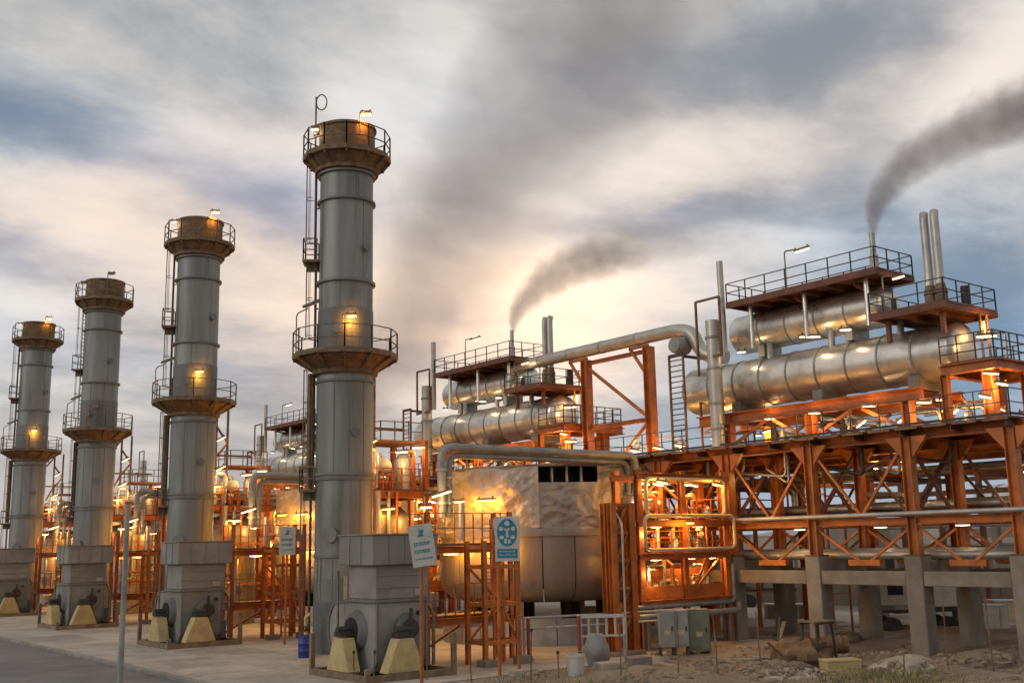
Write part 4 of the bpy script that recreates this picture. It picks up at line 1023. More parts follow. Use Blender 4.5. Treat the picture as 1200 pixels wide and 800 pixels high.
# blue mandatory-equipment sign
t, c, fc, sd_ = post_sign('safety_sign', (25.4, 33.0, 5.0), 1.1, 1.7, 'white safety sign with a blue oval and blue text panel on tall orange posts', 'sign')
MB().obox(c, sd_*.46, UP*.84, fc*.025).build('sign_panel', 'white', t, bevel=.01)
ov = MB()
def oval(mbx, u, v, ru, rv, d, n=28):
    vs = [c+sd_*(u+ru*math.cos(2*math.pi*i/n))+UP*(v+rv*math.sin(2*math.pi*i/n))+fc*dd for dd in (d, d+.012) for i in range(n)]
    mbx.add(vs, [tuple(range(n)), tuple(range(n, 2*n))] + [(i, (i+1) % n, n+(i+1) % n, n+i) for i in range(n)])
oval(ov, 0, .24, .385, .52, .026); ov.build('sign_disc', 'teal', t)
pic = MB()
oval(pic, 0, .58, .10, .10, .042, 14); oval(pic, -.23, .38, .085, .08, .042, 14); oval(pic, .23, .38, .085, .08, .042, 14); oval(pic, -.21, .06, .09, .07, .042, 14); oval(pic, .21, .06, .09, .07, .042, 14)
board(pic, c, sd_, UP, fc, 0, .22, .05, .16, .046); board(pic, c, sd_, UP, fc, -.06, -.08, .05, .09, .046); board(pic, c, sd_, UP, fc, .08, -.1, .05, .07, .046); board(pic, c, sd_, UP, fc, 0, .36, .11, .035, .046)
pic.build('sign_pictogram', 'white', t)
b2 = MB(); board(b2, c, sd_, UP, fc, 0, -.54, .38, .17, .034); b2.build('sign_text_panel', 'teal', t)
tx = MB(); rnd = random.Random(2)
for row in (-.47, -.60):
    u = -.32
    while u < .28:
        w_ = rnd.uniform(.02, .07); board(tx, c, sd_, UP, fc, u+w_/2, row+rnd.uniform(-.01, .01), w_/2, .022, .046); u += w_+.03
tx.build('sign_text', 'white', t)
for s_ in (-.36, .36): MB().bar(c+sd_*s_-fc*.06+UP*.7, Vector((c.x, c.y, -.1))+sd_*s_-fc*.06, .09).build('sign_post', 'orange', t)
# white notice boards
def notice(cpos, rot, label, ptop=-.1, mat='orange', face=None, w=.42, h=.72):
    global c, fc, sd_
    t, c, fc, sd_ = post_sign('notice_board', cpos, 1, 1, label, 'sign', face=face)
    up = (UP + sd_*rot).normalized(); sdv = (sd_ - UP*rot).normalized()
    MB().obox(c, sdv*w, up*h, fc*.02).build('sign_panel', 'white', t, bevel=.008)
    m = MB(); rnd = random.Random(9)
    board(m, c, sdv, up, fc, 0, h*.62, .06, .10, .026); board(m, c, sdv, up, fc, .07, h*.68, .03, .04, .026); board(m, c, sdv, up, fc, -.02, h*.48, .10, .025, .026)
    m.build('sign_symbol', 'teal', t)
    m = MB()
    for v in (.14, .05, -.22, -.31, -.62):
        u = -w*.7
        while u < w*.6:
            ww = rnd.uniform(.02, .08); board(m, c, sdv, up, fc, u+ww/2, h*v, ww/2, .022, .026); u += ww+.03
    m.build('sign_text', 'teal', t)
    MB().bar(c-fc*.06+up*.3, Vector((c.x, c.y, ptop))-fc*.06+sd_*(-.05), .09).build('sign_post', mat, t)
notice((20.9, 32.0, 4.82), -.14, 'tilted white notice with blue lettering right of the nearest fan hood')
notice((25.6, 52.0, 5.2), 0, 'upright grey-white notice before the orange gallery between the two largest smokestacks', face=(-.5, -.86, 0))

# foreground lamp post on the verge
t = thing('lamp_post', (9.19, 27.66, -.3), 'slim grey pole standing at the roadside in front of the second fan from the right', 'pole')
MB().tube([(9.19, 27.66, -.35), (9.19, 27.66, 6.0)], [.08, .06], 12).build('pole', 'greypipe', t, smooth=60)
MB().cyl((9.19, 27.66, 6.0), (9.19, 27.66, 6.05), .09, .09, 12).build('pole_cap', 'stackband', t)
MB().cyl((9.19, 27.66, -.34), (9.19, 27.66, -.1), .2, .2, 12).build('pole_base', 'concrete', t)
struct(MB().box(5.2, 5.98, -60, 400, -.4, -.05), 'verge', 'kerb')
# fence corner at lower left
t = thing('verge_fence', (8, 28, -.1), 'low dark wire fence on the road verge in the bottom left corner', 'fence')

vp_ = []
for px, h in ((82, 1.35), (127, 1.0), (156, 1.05), (30, .9), (-30, .9)):
    d = cr*(px-600)/1257.39 + cu*(400-838)/1257.39 + cw; s_ = -4.9/d.z; g = Vector((d.x*s_, d.y*s_, -.1)); vp_.append((g, h))
    MB().bar(g-UP*.1, g+UP*h, .07).build('fence_post', 'black', t)
for z_ in (.78, .4): MB().bar(vp_[3][0]+UP*z_, vp_[4][0]+UP*z_, .05).build('fence_rail', 'black', t)
t.location = (0, 0, 0)

# blue barrel and things near it
t = thing('blue_barrel', (23.17, 45.13, 0), 'blue plastic drum standing left of the largest smokestack foot', 'barrel')
MB().lathe((23.17, 45.13, 0), (0, 0, 1), [(0, .01), (0, .28), (.28, .3), (.3, .32), (.34, .3), (.6, .3), (.62, .32), (.66, .3), (.92, .28), (.94, .01)], 24).build('barrel_body', 'blueplastic', t, smooth=50)
MB().lathe((23.17, 45.13, .945), (0, 0, 1), [(0, .27), (.03, .27), (.03, .2), (.005, .2)], 24).build('barrel_rim', 'blueplastic', t)
t = thing('standpipe', (23.6, 45.9, 0), 'short yellow standpipe beside the blue drum', 'standpipe')
MB().tube([(23.6, 45.9, 0), (23.6, 45.9, 1.7), (23.75, 45.75, 1.85)], .09, 10).build('pipe', 'yellow', t, smooth=60)
MB().lathe((23.6, 45.9, 1.2), (1, 0, 0), [(-.12, .1), (-.1, .14), (.1, .14), (.12, .1)], 12).build('valve', 'black', t)

def bucket(x, y, z, h, r, label, lean=0):
    t = thing('white_tub', (x, y, z), label, 'tub')
    MB().lathe((x, y, z), (lean, 0, 1), [(0, .01), (0, r*.82), (h*.88, r), (h*.9, r*1.06), (h, r*1.06), (h, r*.95), (h*.15, r*.8), (h*.15, .01)], 20).build('tub_body', 'white', t, smooth=40)
    MB().tube([(x-r, y, z+h*.9), (x-r*.7, y-.2, z+h*1.15), (x+r*.7, y-.2, z+h*1.15), (x+r, y, z+h*.9)], .015, 6).build('tub_handle', 'galv', t)
bucket(26.67, 30.7, 0.0, .8, .34, 'white plastic tub standing on the dirt left of the pale sack')
# torn white sack
def lump(mbx, c, rx, ry, rz, seed, n=10, m=7):
    from mathutils import noise
    vs = []
    for j in range(m+1):
        ph = -math.pi/2 + math.pi*j/m
        for i in range(n):
            a = 2*math.pi*i/n; d = Vector((math.cos(a)*math.cos(ph), math.sin(a)*math.cos(ph), math.sin(ph)))
            k = 1 + .35*noise.noise(d*1.6+Vector((seed*3.1, seed, 0))) + (.22*noise.noise(d*5.5+Vector((seed, 0, 0))) if n > 18 else 0)
            vs.append((c[0]+d.x*rx*k, c[1]+d.y*ry*k, c[2]+d.z*rz*k))
    mbx.add(vs, [(j*n+i, j*n+(i+1) % n, (j+1)*n+(i+1) % n, (j+1)*n+i) for j in range(m) for i in range(n)]); return mbx
sack = MB(); lump(sack, (29.5, 32.7, .55), .52, .46, .72, 4.3, 18, 12)
tag(sack.build('pale_sack', 'plinthgrey', smooth=50), 'upright pale grey sack on the dirt between the tub and the orange truss column', 'sack')
# galvanised barred rack
t = thing('barred_rack', (32.3, 36.4, 0), 'pale metal rack with vertical bars beside the orange truss column', 'rack')
a, b = Vector((30.7, 35.0, 0)), Vector((32.3, 34.0, 0))
MB().bar(a+UP*1.75, b+UP*1.75, .12, .13).build('top_bar', 'white', t)
MB().bar(a+UP*.95, b+UP*.95, .06, .08).build('lower_bar', 'white', t)
bp = None
for i in range(6):
    o = MB().bar(a+UP*.9, a+UP*1.7, .07).build('upright_bar', 'white', t) if bp is None else bp.copy()
    if bp is None: bp = o
    else: COL.objects.link(o); o.location = (b-a)*i/5
for q_ in (a, b): MB().bar(q_, q_+UP*1.0, .09).build('leg', 'galv', t)
for i, (x, y, h, lab) in enumerate(((27.5, 31.4, 2.1, 'red post in the dirt left of the white tub'), (29.2, 36.6, 1.7, 'red post beside the plinth under the nearest furnace'))):
    t = thing('red_post', (x, y, 0), lab, 'post')
    MB().bar((x, y, -.1), (x, y, h), .11).build('post', 'redpaint', t, bevel=.01); MB().box(x-.14, x+.14, y-.14, y+.14, -.05, .08).build('post_foot', 'concrete', t)
    MB().cyl((x, y, h), (x, y, h+.05), .08, .05, 10).build('post_cap', 'white', t)
# guard rail of grey pipe in front of plinth
t = thing('guard_rail', (30, 37.6, 0), 'long grey tube guard rail in front of the nearest furnace foot', 'guard rail')
MB().tube([(29.2, 36.9, 1.7), (36.5, 34.3, 1.75)], .05, 8).build('top_tube', 'galv', t, smooth=60)
MB().tube([(29.2, 36.9, 1.25), (36.5, 34.3, 1.35)], .05, 8).build('mid_tube', 'galv', t, smooth=60)
for k in range(4): MB().bar((29.2+7.3*k/3, 36.9-2.6*k/3, -.05), (29.2+7.3*k/3, 36.9-2.6*k/3, 1.72), .08).build('rail_post', 'galv', t)

# electrical cabinets under the module
for k, (x, y, w_, h, mat, lab) in enumerate(((34.35, 33.55, .42, 1.55, 'plinthgrey', 'grey electrical cabinet on legs, leftmost of three under the piping module'),
                                          (34.95, 33.3, .42, 1.5, 'plinthgrey', 'grey electrical cabinet on legs, middle of three under the piping module'),
                                          (35.85, 33.1, .6, 1.75, 'green', 'greenish electrical cabinet, rightmost of three under the piping module'))):
    t = thing('electrical_cabinet', (x, y, 0), lab, 'cabinet', 'cabinets under the piping module')
    ax = Vector((.78, -.62, 0)); ay = Vector((.62, .78, 0))
    z0 = .35 if k < 2 else .12
    c = Vector((x, y, z0+h/2))
    MB().obox(c, ax*w_*.8, ay*.3, UP*h/2).build('cabinet_body', mat, t, bevel=.02)
    d = MB().obox(c-ay*.312, ax*w_*.7, ay*.01, UP*h*.44).build('cabinet_door', mat, t)
    MB().obox(c-ay*.34+ax*w_*.5, ax*.03, ay*.018, UP*.1).build('door_handle', 'black', parent=d)
    MB().obox(c-ay*.326-UP*h*.1, ax*.13, ay*.004, UP*.1).build('warning_plate', 'yellow', parent=d)
    for s1 in (-1, 1): MB().obox(Vector((x, y, z0/2-.05))+ax*w_*.68*s1, ax*.05, ay*.25, UP*(z0/2+.05)).build('cabinet_leg', 'black', t)

# steel stakes standing in the dirt (foreground)
def ground_pt(px, py):
    d = cr*(px-600)/1257.39 + cu*(400-py)/1257.39 + cw
    s_ = -4.8/d.z; return Vector((d.x*s_, d.y*s_, 0))
stk = [(437, 799, 1.5, 'left of the nearest fan centre'), (415, 795, 1.4, 'before the left pedestal of the nearest fan'), (500, 796, 2.4, 'at the right edge of the nearest fan'), (553, 798, 1.6, 'below the ladder tower'),
       (622, 797, 1.8, 'right of the ladder tower'), (655, 795, 1.0, 'left of the white tub'), (728, 797, 2.0, 'below the orange truss column'), (795, 792, 2.1, 'before the electrical cabinets'),
       (842, 796, 2.0, 'right of the electrical cabinets'), (893, 790, 2.2, 'before the leftmost concrete column'), (1060, 795, 1.1, 'before the tallest rubble heap'), (1112, 790, 2.4, 'before the right concrete columns'), (1165, 788, 2.6, 'near the right edge')]
for x, y, h, w_ in stk:
    g = ground_pt(x, y); z = dirt_h(g.x, g.y); l = Vector((random.uniform(-.06, .06), random.uniform(-.06, .06), 1))
    t = thing('steel_stake', (g.x, g.y, z), 'thin rusty steel stake in the foreground ' + w_, 'stake', 'thin steel stakes in the dirt')
    MB().cyl((g.x, g.y, z-.2), Vector((g.x, g.y, z))+l*h, .028, .024, 7).build('stake_rod', 'rust', t)
    if h < 2.05: MB().obox(Vector((g.x, g.y, z))+l*(h-.1), (.04, 0, 0), (0, .04, 0), (0, 0, .05)).build('stake_clamp', 'black', t)
# wire strung between the stakes
gpts = [ground_pt(x, y) for x, y, h, w_ in stk]

# rubble
from mathutils import noise as mnoise
rb = MB(); rnd = random.Random(21)
def rock(mbx, c, s_, rnd):
    vs = []; n = 6
    R1 = [rnd.uniform(.6, 1.1) for _ in range(n)]; a0 = rnd.uniform(0, 6)
    for lvl, (z, k) in enumerate(((-.5, .8), (.1, 1.0), (.55, .55))):
        for i in range(n):
            a = a0+2*math.pi*i/n; vs.append((c[0]+math.cos(a)*R1[i]*k*s_, c[1]+math.sin(a)*R1[(i+lvl) % n]*k*s_, c[2]+z*s_*rnd.uniform(.7, 1)))
    fs = [(j*n+i, j*n+(i+1) % n, (j+1)*n+(i+1) % n, (j+1)*n+i) for j in range(2) for i in range(n)] + [tuple(range(2*n, 3*n))]
    mbx.add(vs, fs)
for i in range(5200):
    if rnd.random() < .75: px = rnd.gauss(945, 150); py = rnd.uniform(758, 812)
    else: px = rnd.uniform(560, 1230); py = rnd.uniform(760, 806)
    g = ground_pt(px, py)
    if px > 1250 or (g.y > 34 and g.x < 34): continue
    if mnoise.noise((g.x*.45, g.y*.45, 4.0)) < -.05 + rnd.uniform(-.25, .25): continue
    s_ = min(.2, .03 + rnd.expovariate(22)); rock(rb, (g.x, g.y, dirt_h(g.x, g.y)+s_*.1), s_, rnd)
for x, y, a, b in ((905, 790, 1.5, 1.1), (985, 752, 1.3, .9), (1060, 786, 1.4, 1.0), (930, 796, 1.2, .8), (1150, 778, 1.8, 1.0)):
    g = ground_pt(x, y)
    for i in range(150):
        u, th = math.sqrt(rnd.random()), rnd.uniform(0, 6.28); s_ = min(.18, .03 + rnd.expovariate(20))
        rock(rb, (g.x+a*u*math.cos(th), g.y+b*u*math.sin(th), dirt_h(g.x, g.y)+.45*math.sqrt(max(0, 1-u*u))), s_, rnd)
tag(rb.build('rubble', 'stone'), 'scattered grey-brown rubble stones over the dirt', 'rubble', kind='stuff')
heaps = [(905, 790, 1.5, 1.1, .42, 'dirt', 'low brown earth heap left of the scrap pile'), (985, 752, 1.3, .9, .5, 'dirt', 'earth heap at the foot of the front concrete column'), (1060, 786, 1.4, 1.0, .5, 'palestone', 'pale rubble heap in the right foreground'), (930, 796, 1.2, .8, .4, 'palestone', 'whitish rubble heap under the scrap pile'), (1150, 778, 1.8, 1.0, .45, 'dirt', 'long earth bank near the right edge')]
for x, y, a, b, h, mt, lab in heaps:
    g = ground_pt(x, y); m = MB(); rr = random.Random(x)
    lump(m, (g.x, g.y, dirt_h(g.x, g.y)), a, b, h, x*.01, 22, 12)
    o = tag(m.build('rubble_heap', mt, smooth=40), lab, 'heap', 'heaps of earth and rubble')
# scrap pile at the front column: planks, pipes, blocks (each a thing)
rnd = random.Random(8)
SC = ground_pt(940, 775)
for i, (mt, lab) in enumerate((('wood', 'longest timber offcut leaning out of the scrap pile'), ('wood', 'short steep timber offcut in the scrap pile'), ('wood', 'flat timber offcut low in the scrap pile'),
                               ('black', 'black bar sloping across the scrap pile'), ('black', 'upright black bar at the back of the scrap pile'), ('galv', 'pale metal bar leaning in the scrap pile'), ('galv', 'flat pale metal strip before the scrap pile'), ('rust', 'rusty bar at the right of the scrap pile'))):
    x, y = SC.x+rnd.uniform(-1.3, 1.3), SC.y+rnd.uniform(-1.0, 1.0); z = dirt_h(x, y)
    a = rnd.uniform(0, 3.14); e = .1 if 'flat' in lab else (1.2 if 'upright' in lab or 'steep' in lab else .6); L = 2.6 if 'longest' in lab else (1.0 if 'short' in lab else 1.9)
    d = Vector((math.cos(a)*math.cos(e), math.sin(a)*math.cos(e), math.sin(e)))
    p0 = Vector((x, y, z-.02)); tag(MB().bar(p0, p0+d*L, .16 if mt == 'wood' else .08, .05).build('scrap_bar', mt), lab, 'scrap', 'offcuts in the scrap pile')
sh = MB(); lump(sh, (SC.x, SC.y, dirt_h(SC.x, SC.y)+.25), 1.5, 1.1, .75, 2.2, 20, 12)
tag(sh.build('scrap_heap', 'rust', smooth=30), 'dark heap of rusty scrap before the front concrete column', 'heap', 'heaps of earth and rubble')
t = thing('steel_trestle', (SC.x+.3, SC.y-.6, 0), 'small black steel trestle standing in the scrap pile', 'trestle')
for dx_, dy_ in ((-.6, -.4), (.6, -.4), (-.6, .4), (.6, .4)): MB().bar((SC.x+.3+dx_, SC.y-.6+dy_, -.1), (SC.x+.3+dx_*.8, SC.y-.6+dy_*.8, 1.5), .07).build('leg', 'black', t)
for z_ in (.6, 1.5): MB().bar((SC.x-.3, SC.y-.95, z_), (SC.x+.9, SC.y-.95, z_), .07).bar((SC.x-.3, SC.y-.25, z_), (SC.x+.9, SC.y-.25, z_), .07).build('cross_rail', 'black', t)
MB().box(SC.x-.35, SC.x+.95, SC.y-1.0, SC.y-.2, 1.54, 1.6).build('top_board', 'wood', t)
props = [('red_drum', 978, 762, 'redpaint', 'rusty brown steel drum lying by the front concrete column', 'drum'), ('yellow_box', 985, 783, 'yellow', 'yellow box on the dirt right of the scrap pile', 'box'), ('white_sheet', 965, 784, 'white', 'white sheet lying on the dirt beside the yellow box', 'sheet'),
         ('concrete_block', 612, 790, 'palestone', 'pale concrete block left of the white tub', 'block'), ('stone_slab', 712, 789, 'palestone', 'pale stone slab below the orange truss column', 'slab'), ('broken_slab', 748, 782, 'concrete', 'broken grey slab right of the orange truss column', 'slab')]
for nm, x, y, mt, lab, cat in props:
    g = ground_pt(x, y); z = dirt_h(g.x, g.y); t = thing(nm, (g.x, g.y, z), lab, cat)
    if nm == 'red_drum':
        MB().lathe((g.x, g.y, z+.38), (.7, -.5, 0), [(-.55, .01), (-.55, .36), (-.2, .36), (-.18, .39), (-.14, .36), (.2, .36), (.22, .39), (.26, .36), (.55, .36), (.55, .01)], 20).build('drum_body', 'rust', t, smooth=40)
    elif nm in ('yellow_box',):
        MB().obox((g.x, g.y, z+.16), (.6, -.3, 0), (.2, .35, 0), (0, 0, .16)).build('box_body', mt, t, bevel=.02); MB().obox((g.x, g.y, z+.35), (.62, -.31, 0), (.21, .36, 0), (0, 0, .03)).build('box_lid', mt, t)
    else:
        m = MB(); w_ = .55 if nm != 'white_sheet' else .5
        m.prism([(g.x-w_, g.y-.25), (g.x+w_*.8, g.y-.35), (g.x+w_, g.y+.3), (g.x-w_*.7, g.y+.35)], 2, z-.02, z+(.04 if nm == 'white_sheet' else .26)); m.build(nm+'_piece', mt, t, bevel=.02)

# dry shrub patch lower right and at the bottom
gr = MB(); rnd = random.Random(4)
for cx_, cy_, n_ in ((1045, 797, 700), (620, 800, 350), (1000, 800, 250)):
    for i in range(n_):
        g = ground_pt(cx_+rnd.gauss(0, 42), min(815, cy_+rnd.uniform(-6, 14))); z = dirt_h(g.x, g.y); h = rnd.uniform(.12, .38); a = rnd.uniform(0, 6.3)
        l = Vector((math.cos(a), math.sin(a), 0)); s2 = Vector((-l.y, l.x, 0))*.02
        gr.add([g+s2+UP*z, g-s2+UP*z, g+l*h*rnd.uniform(.2, .9)+UP*(z+h)], [(0, 1, 2)])
tag(gr.build('dry_grass', 'foliage'), 'tufts of dry yellow grass in the foreground dirt', 'grass', kind='stuff')

# ================================================================== FAR BACKGROUND (right, behind the rack)
def at(px, dist, z=0.0):
    d = cr*(px-600)/1257.39 + cw; d = Vector((d.x, d.y, 0)).normalized(); return Vector((0, 0, z)) + d*dist
t = thing('boundary_wall', at(1000, 95), 'long low pale wall far behind the concrete columns', 'wall')
a, b = at(840, 96), at(1260, 80); pp = None; n = 18
for i in range(n):
    p0, p1 = a+(b-a)*i/n, a+(b-a)*(i+1)/n
    MB().bar(p0+(b-a)*.001+UP*.45, p1-(b-a)*.001+UP*.45, .25, 1.7+.05*(i % 3)).build('wall_panel', 'farwall', t)
t = thing('far_road_strip', at(1000, 80), '', '')
bpy.data.objects.remove(t)
a, b = at(800, 88), at(1300, 70); d = (b-a).normalized(); nrm = Vector((-d.y, d.x, 0))
struct(MB().add([a-nrm*5-UP*.34, b-nrm*5-UP*.34, b+nrm*3-UP*.34, a+nrm*3-UP*.34], [(0, 1, 2, 3)]), 'far_road', 'asphalt')
# storage tank on its side and sheds
t = thing('storage_bullet', at(1160, 120), 'long silver bullet tank seen through the right-hand frame', 'tank')
p0, p1 = at(1128, 122, 8.2), at(1215, 116, 8.2); dd = p1-p0; L = dd.length
MB().lathe(p0, dd, [(0, .01), (.1, .8), (.6, 1.35), (1.2, 1.5), (L-1.2, 1.5), (L-.6, 1.35), (L-.1, .8), (L, .01)], 28).build('tank_shell', 'drum', t, smooth=50)
for k in (.2, .5, .8): MB().bar(p0+dd*k-UP*1.3, Vector((*(p0+dd*k).xy, -.3)), .7).build('tank_leg', 'concrete', t)
MB().lathe(p0+dd*.35, dd, [(-.1, 1.48), (-.1, 1.56), (.1, 1.56), (.1, 1.48)], 28).build('tank_strap', 'greypipe', t)
def shed(pa, pb, depth, dist, h, z0, label, rmat='farwall', wmat='farwall', doors=3):
    a, b = at(pa, dist), at(pb, dist*.97); d = b-a; dn = d.normalized(); nn = Vector((-dn.y, dn.x, 0))
    t = thing('shed', (a+b)/2, label, 'shed')
    c = (a+b)/2 + nn*depth/2
    MB().obox(c+UP*(h/2-.3), d/2, nn*depth/2, UP*(h/2+.3)).build('wall', wmat, t)
    MB().obox(c+UP*(h+.12), d/2*1.03, nn*(depth/2+.4), UP*.12).build('roof', rmat, t)
    for i in range(doors):
        q_ = a + d*(i+.5)/doors - nn*.03
        MB().obox(q_+UP*h*.42, dn*.9, nn*.05, UP*h*.3).build('doorway', 'dark', t)
shed(1045, 1128, 8, 135, 3.6, 0, 'low flat-roofed pale shed behind the right-hand frame')
shed(862, 920, 8, 140, 3.2, 0, 'small grey shed far behind the piping module', doors=2)
shed(1140, 1260, 10, 105, 2.6, 0, 'low shed with dark doorways at the far right', doors=5)
shed(965, 1030, 9, 150, 3.0, 0, 'long pale shed in the distance between the two front columns', doors=3)
t = thing('far_pipe_rack', at(1110, 76), 'dark red far pipe rack with two long beams behind the right-hand frame', 'pipe rack')
a, b = at(1000, 80), at(1290, 71)
for z_, w_ in ((8.3, .28), (7.5, .32)): MB().bar(a+UP*z_, b+UP*z_, w_).build('beam', 'redsteel', t)
for k in range(7):
    q_ = a+(b-a)*k/6; MB().bar(q_-UP*.3, q_+UP*8.6, .3).build('post', 'redsteel', t)
for z_ in (5.4, 5.9): MB().tube([a+UP*z_, b+UP*z_], .16, 8).build('pipe_run', 'pipe', t)
for k, (px, dist, r_, h, mt, lab) in enumerate(((905, 130, 4.0, 5.0, 'farroof', 'pale round storage tank far behind the left concrete column'), (985, 170, 5.0, 6.6, 'farwall', 'brownish round storage tank in the far distance'), (1085, 150, 3.4, 7.2, 'galv', 'grey round storage tank far behind the front columns'))):
    c_ = at(px, dist); t = thing('storage_tank', c_, lab, 'tank')
    MB().lathe(c_, (0, 0, 1), [(-.3, r_), (h, r_), (h+.05, r_+.1), (h+.15, r_+.1)], 32).build('tank_shell', mt, t, smooth=40)
    MB().lathe(c_, (0, 0, 1), [(h+.16, r_+.05), (h+.8, .4), (h+.85, .01)], 32).build('tank_roof', mt, t, smooth=40)
    MB().bar(c_-cw.xy.to_3d().normalized()*(r_+.1)-UP*.2, c_-cw.xy.to_3d().normalized()*(r_+.1)+UP*h, .4, .1).build('tank_ladder', 'rail', t)
# parked site vehicles: a white cabin truck
def truck(px, dist, label, mat):
    c = at(px, dist); d = cr.copy(); d.z = 0; d.normalize(); n_ = Vector((-d.y, d.x, 0))
    t = thing('site_truck', c, label, 'truck')
    MB().obox(c+UP*1.1-d*.2, d*2.1, n_*.95, UP*.2).build('chassis', 'black', t)
    cb = MB().prism([(-2.4, .9), (-.7, .9), (-.7, 2.5), (-1.9, 2.5), (-2.4, 1.7)], 1, -.95, .95)
    cb.v = [tuple(c + d*v[0] + n_*v[1] + UP*(v[2]+.1)) for v in cb.v]; cb.build('cab', mat, t, bevel=.04)
    MB().obox(c+d*.8+UP*1.75, d*1.4, n_*.98, UP*.6).build('cargo_body', mat, t, bevel=.03)
    MB().obox(c-d*1.35+UP*2.1-n_*.96, d*.4, n_*.02, UP*.3).build('cab_window', 'dark', t)
    for k in (-1.6, 1.3):
        for s1 in (-1, 1): MB().cyl(c+d*k+n_*(.75*s1)+UP*.2, c+d*k+n_*(.98*s1)+UP*.2, .48, .48, 16).build('wheel', 'black', t)
truck(1046, 62, 'white box truck parked behind the concrete columns', 'white')
truck(882, 86, 'small pale truck parked far behind the left concrete columns', 'farwall')
# leaning white lamp tube and loose far crates
for k, (px, dist, w_, h, mt, lab) in enumerate(((1125, 60, .8, 1.6, 'white', 'pale crate stack beside the rear concrete column'), (1160, 70, 1.6, 1.3, 'yellow', 'yellowish site skip between the right concrete columns'), (1080, 72, .7, 2.2, 'white', 'white cabin box behind the right front column'), (900, 70, 1.2, 1.1, 'green', 'greenish tank box behind the left concrete columns'))):
    c = at(px, dist); t = thing('site_box', c, lab, 'box')
    MB().obox(c+UP*(h/2-.3), cr*w_, Vector((-cr.y, cr.x, 0))*.6, UP*h/2).build('box_body', mt, t, bevel=.03)
    MB().obox(c+UP*(h-.28), cr*w_*1.04, Vector((-cr.y, cr.x, 0))*.64, UP*.04).build('box_lid', 'galv', t)
    for s1 in (-.5, .5): MB().obox(c+UP*(h/2-.3)+cr*w_*s1-Vector((-cr.y, cr.x, 0))*.61, cr*.05, Vector((-cr.y, cr.x, 0))*.02, UP*h*.45).build('box_rib', 'galv', t)
# far hills
hl = MB(); vs = []; n = 120
for i in range(n+1):
    a = rad(-60 + 220*i/n); R_ = 1900
    h = 8 + 26*max(0, mnoise.noise((i*.11, 3.3, 0))) + 6*mnoise.noise((i*.5, 1.3, 0))
    vs += [(R_*math.sin(a), R_*math.cos(a), -3), (R_*math.sin(a), R_*math.cos(a), max(4, h)), ((R_+300)*math.sin(a), (R_+300)*math.cos(a), -3)]
hl.add(vs, [q_ for i in range(n) for q_ in ((3*i, 3*i+3, 3*i+4, 3*i+1), (3*i+1, 3*i+4, 3*i+5, 3*i+2))])
struct(hl, 'hills', 'farwall', smooth=60)

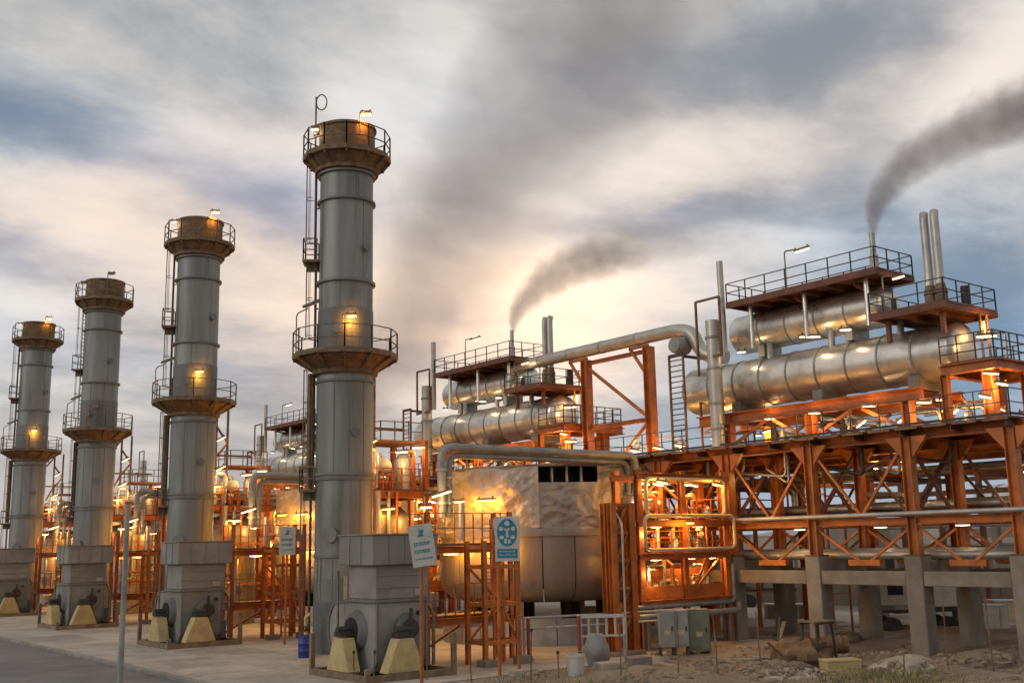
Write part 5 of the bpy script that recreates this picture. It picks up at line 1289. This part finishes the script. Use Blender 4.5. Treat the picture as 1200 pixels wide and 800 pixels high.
# ================================================================== SMOKE PLUMES
def plume(start, drift, a, b, L, r0, r1, pw, dens, colr, label, wn=1.0):
    """centre line: height = a*x**b along the drift direction; radius = r0 + r1*x**pw"""
    start = Vector(start); drift = Vector((*drift[:2], 0)).normalized()
    n = 36; pts = []; rs = []
    for i in range(n+1):
        x = L*(i/n)**2.0; pts.append((x, 0, a*x**b)); rs.append((r0 + r1*max(x, .05)**pw)*1.3)
    m = MB().tube(pts, rs, 20)
    me = bpy.data.meshes.new('smoke_plume'); me.from_pydata(m.v, [], m.f)
    bm = bmesh.new(); bm.from_mesh(me); bmesh.ops.recalc_face_normals(bm, faces=bm.faces); bm.to_mesh(me); bm.free()
    o = bpy.data.objects.new('smoke_plume', me); COL.objects.link(o)
    o.location = start; o.rotation_euler = (0, 0, math.atan2(drift.y, drift.x))
    tag(o, label, 'smoke', kind='stuff')
    mt = bpy.data.materials.new('smoke'); mt.use_nodes = True; T = NT(mt.node_tree); T.n.clear()
    out = T.new('ShaderNodeOutputMaterial'); pv = T.new('ShaderNodeVolumePrincipled'); T.l.new(pv.outputs[0], out.inputs['Volume'])
    pv.inputs['Color'].default_value = (*colr, 1)
    tc = T.new('ShaderNodeTexCoord'); sp = T.new('ShaderNodeSeparateXYZ'); T.l.new(tc.outputs['Object'], sp.inputs[0])
    y = sp.outputs[1]; z = sp.outputs[2]; xr = sp.outputs[0]
    xz = T.m('POWER', T.m('DIVIDE', T.m('MAXIMUM', z, .001), a), 1.0/b)       # where the axis passes this height
    x = T.m('MAXIMUM', T.m('MULTIPLY', T.m('ADD', T.m('MAXIMUM', xr, 0.0), xz), .5), .003)
    g = T.m('MULTIPLY', T.m('POWER', x, b), a); gp = T.m('MULTIPLY', T.m('POWER', x, b-1), a*b)
    d1 = T.m('DIVIDE', T.m('SUBTRACT', T.m('SUBTRACT', z, g), T.m('MULTIPLY', gp, T.m('SUBTRACT', xr, x))), T.m('SQRT', T.m('ADD', T.m('MULTIPLY', gp, gp), 1.0)))
    rr = T.m('ADD', T.m('MULTIPLY', T.m('POWER', x, pw), r1), r0)
    q2 = T.m('DIVIDE', T.m('ADD', T.m('MULTIPLY', d1, d1), T.m('MULTIPLY', y, y)), T.m('MULTIPLY', rr, rr))
    wrp = T.noise(T.vm('MULTIPLY', tc.outputs['Object'], (.9/wn, .9/wn, .9/wn)), 1.0, 5, .6, .5)
    q2 = T.m('ADD', q2, T.m('MULTIPLY', T.m('SUBTRACT', wrp, .5), 1.7))
    fall = T.m('POWER', T.m('MAXIMUM', T.m('SUBTRACT', 1.0, q2), 0.0), 1.1)
    # streaks drawn out along the plume
    cb = T.new('ShaderNodeCombineXYZ'); T.put(cb.inputs[0], T.m('MULTIPLY', x, .22)); T.put(cb.inputs[1], T.m('DIVIDE', y, rr)); T.put(cb.inputs[2], T.m('DIVIDE', d1, rr))
    nz = T.ramp(T.noise(cb.outputs[0], 1.1, 4, .55, .4), .25, .8)
    nd = T.m('MULTIPLY', T.m('MULTIPLY', fall, T.m('ADD', .55, T.m('MULTIPLY', nz, .7))), T.m('DIVIDE', dens, T.m('POWER', rr, .9)))
    end = T.ramp(x, L, L*.3)
    T.put(pv.inputs['Density'], T.m('MULTIPLY', nd, end))
    me.materials.append(mt)
    return o
RD = (.79, -.61)
plume((42.0, 26.95, 18.25), RD, 2.45, .42, 22, .08, .76, .36, 1.35, (.71, .64, .65), 'grey-brown smoke plume drifting right from the vent of the right-hand drums', .9)
plume((42.0, 53.65, 18.25), RD, 2.25, .44, 13, .08, .86, .42, 1.1, (.72, .64, .63), 'small grey smoke plume before the sunset glow above the middle drums', 1.0)
plume((46.0, 82.5, 15.0), RD, 2.3, .90, 75, .3, 1.85, .58, .50, (.72, .64, .65), 'broad faint smoke plume across the sky right of the largest smokestack', 5.0)
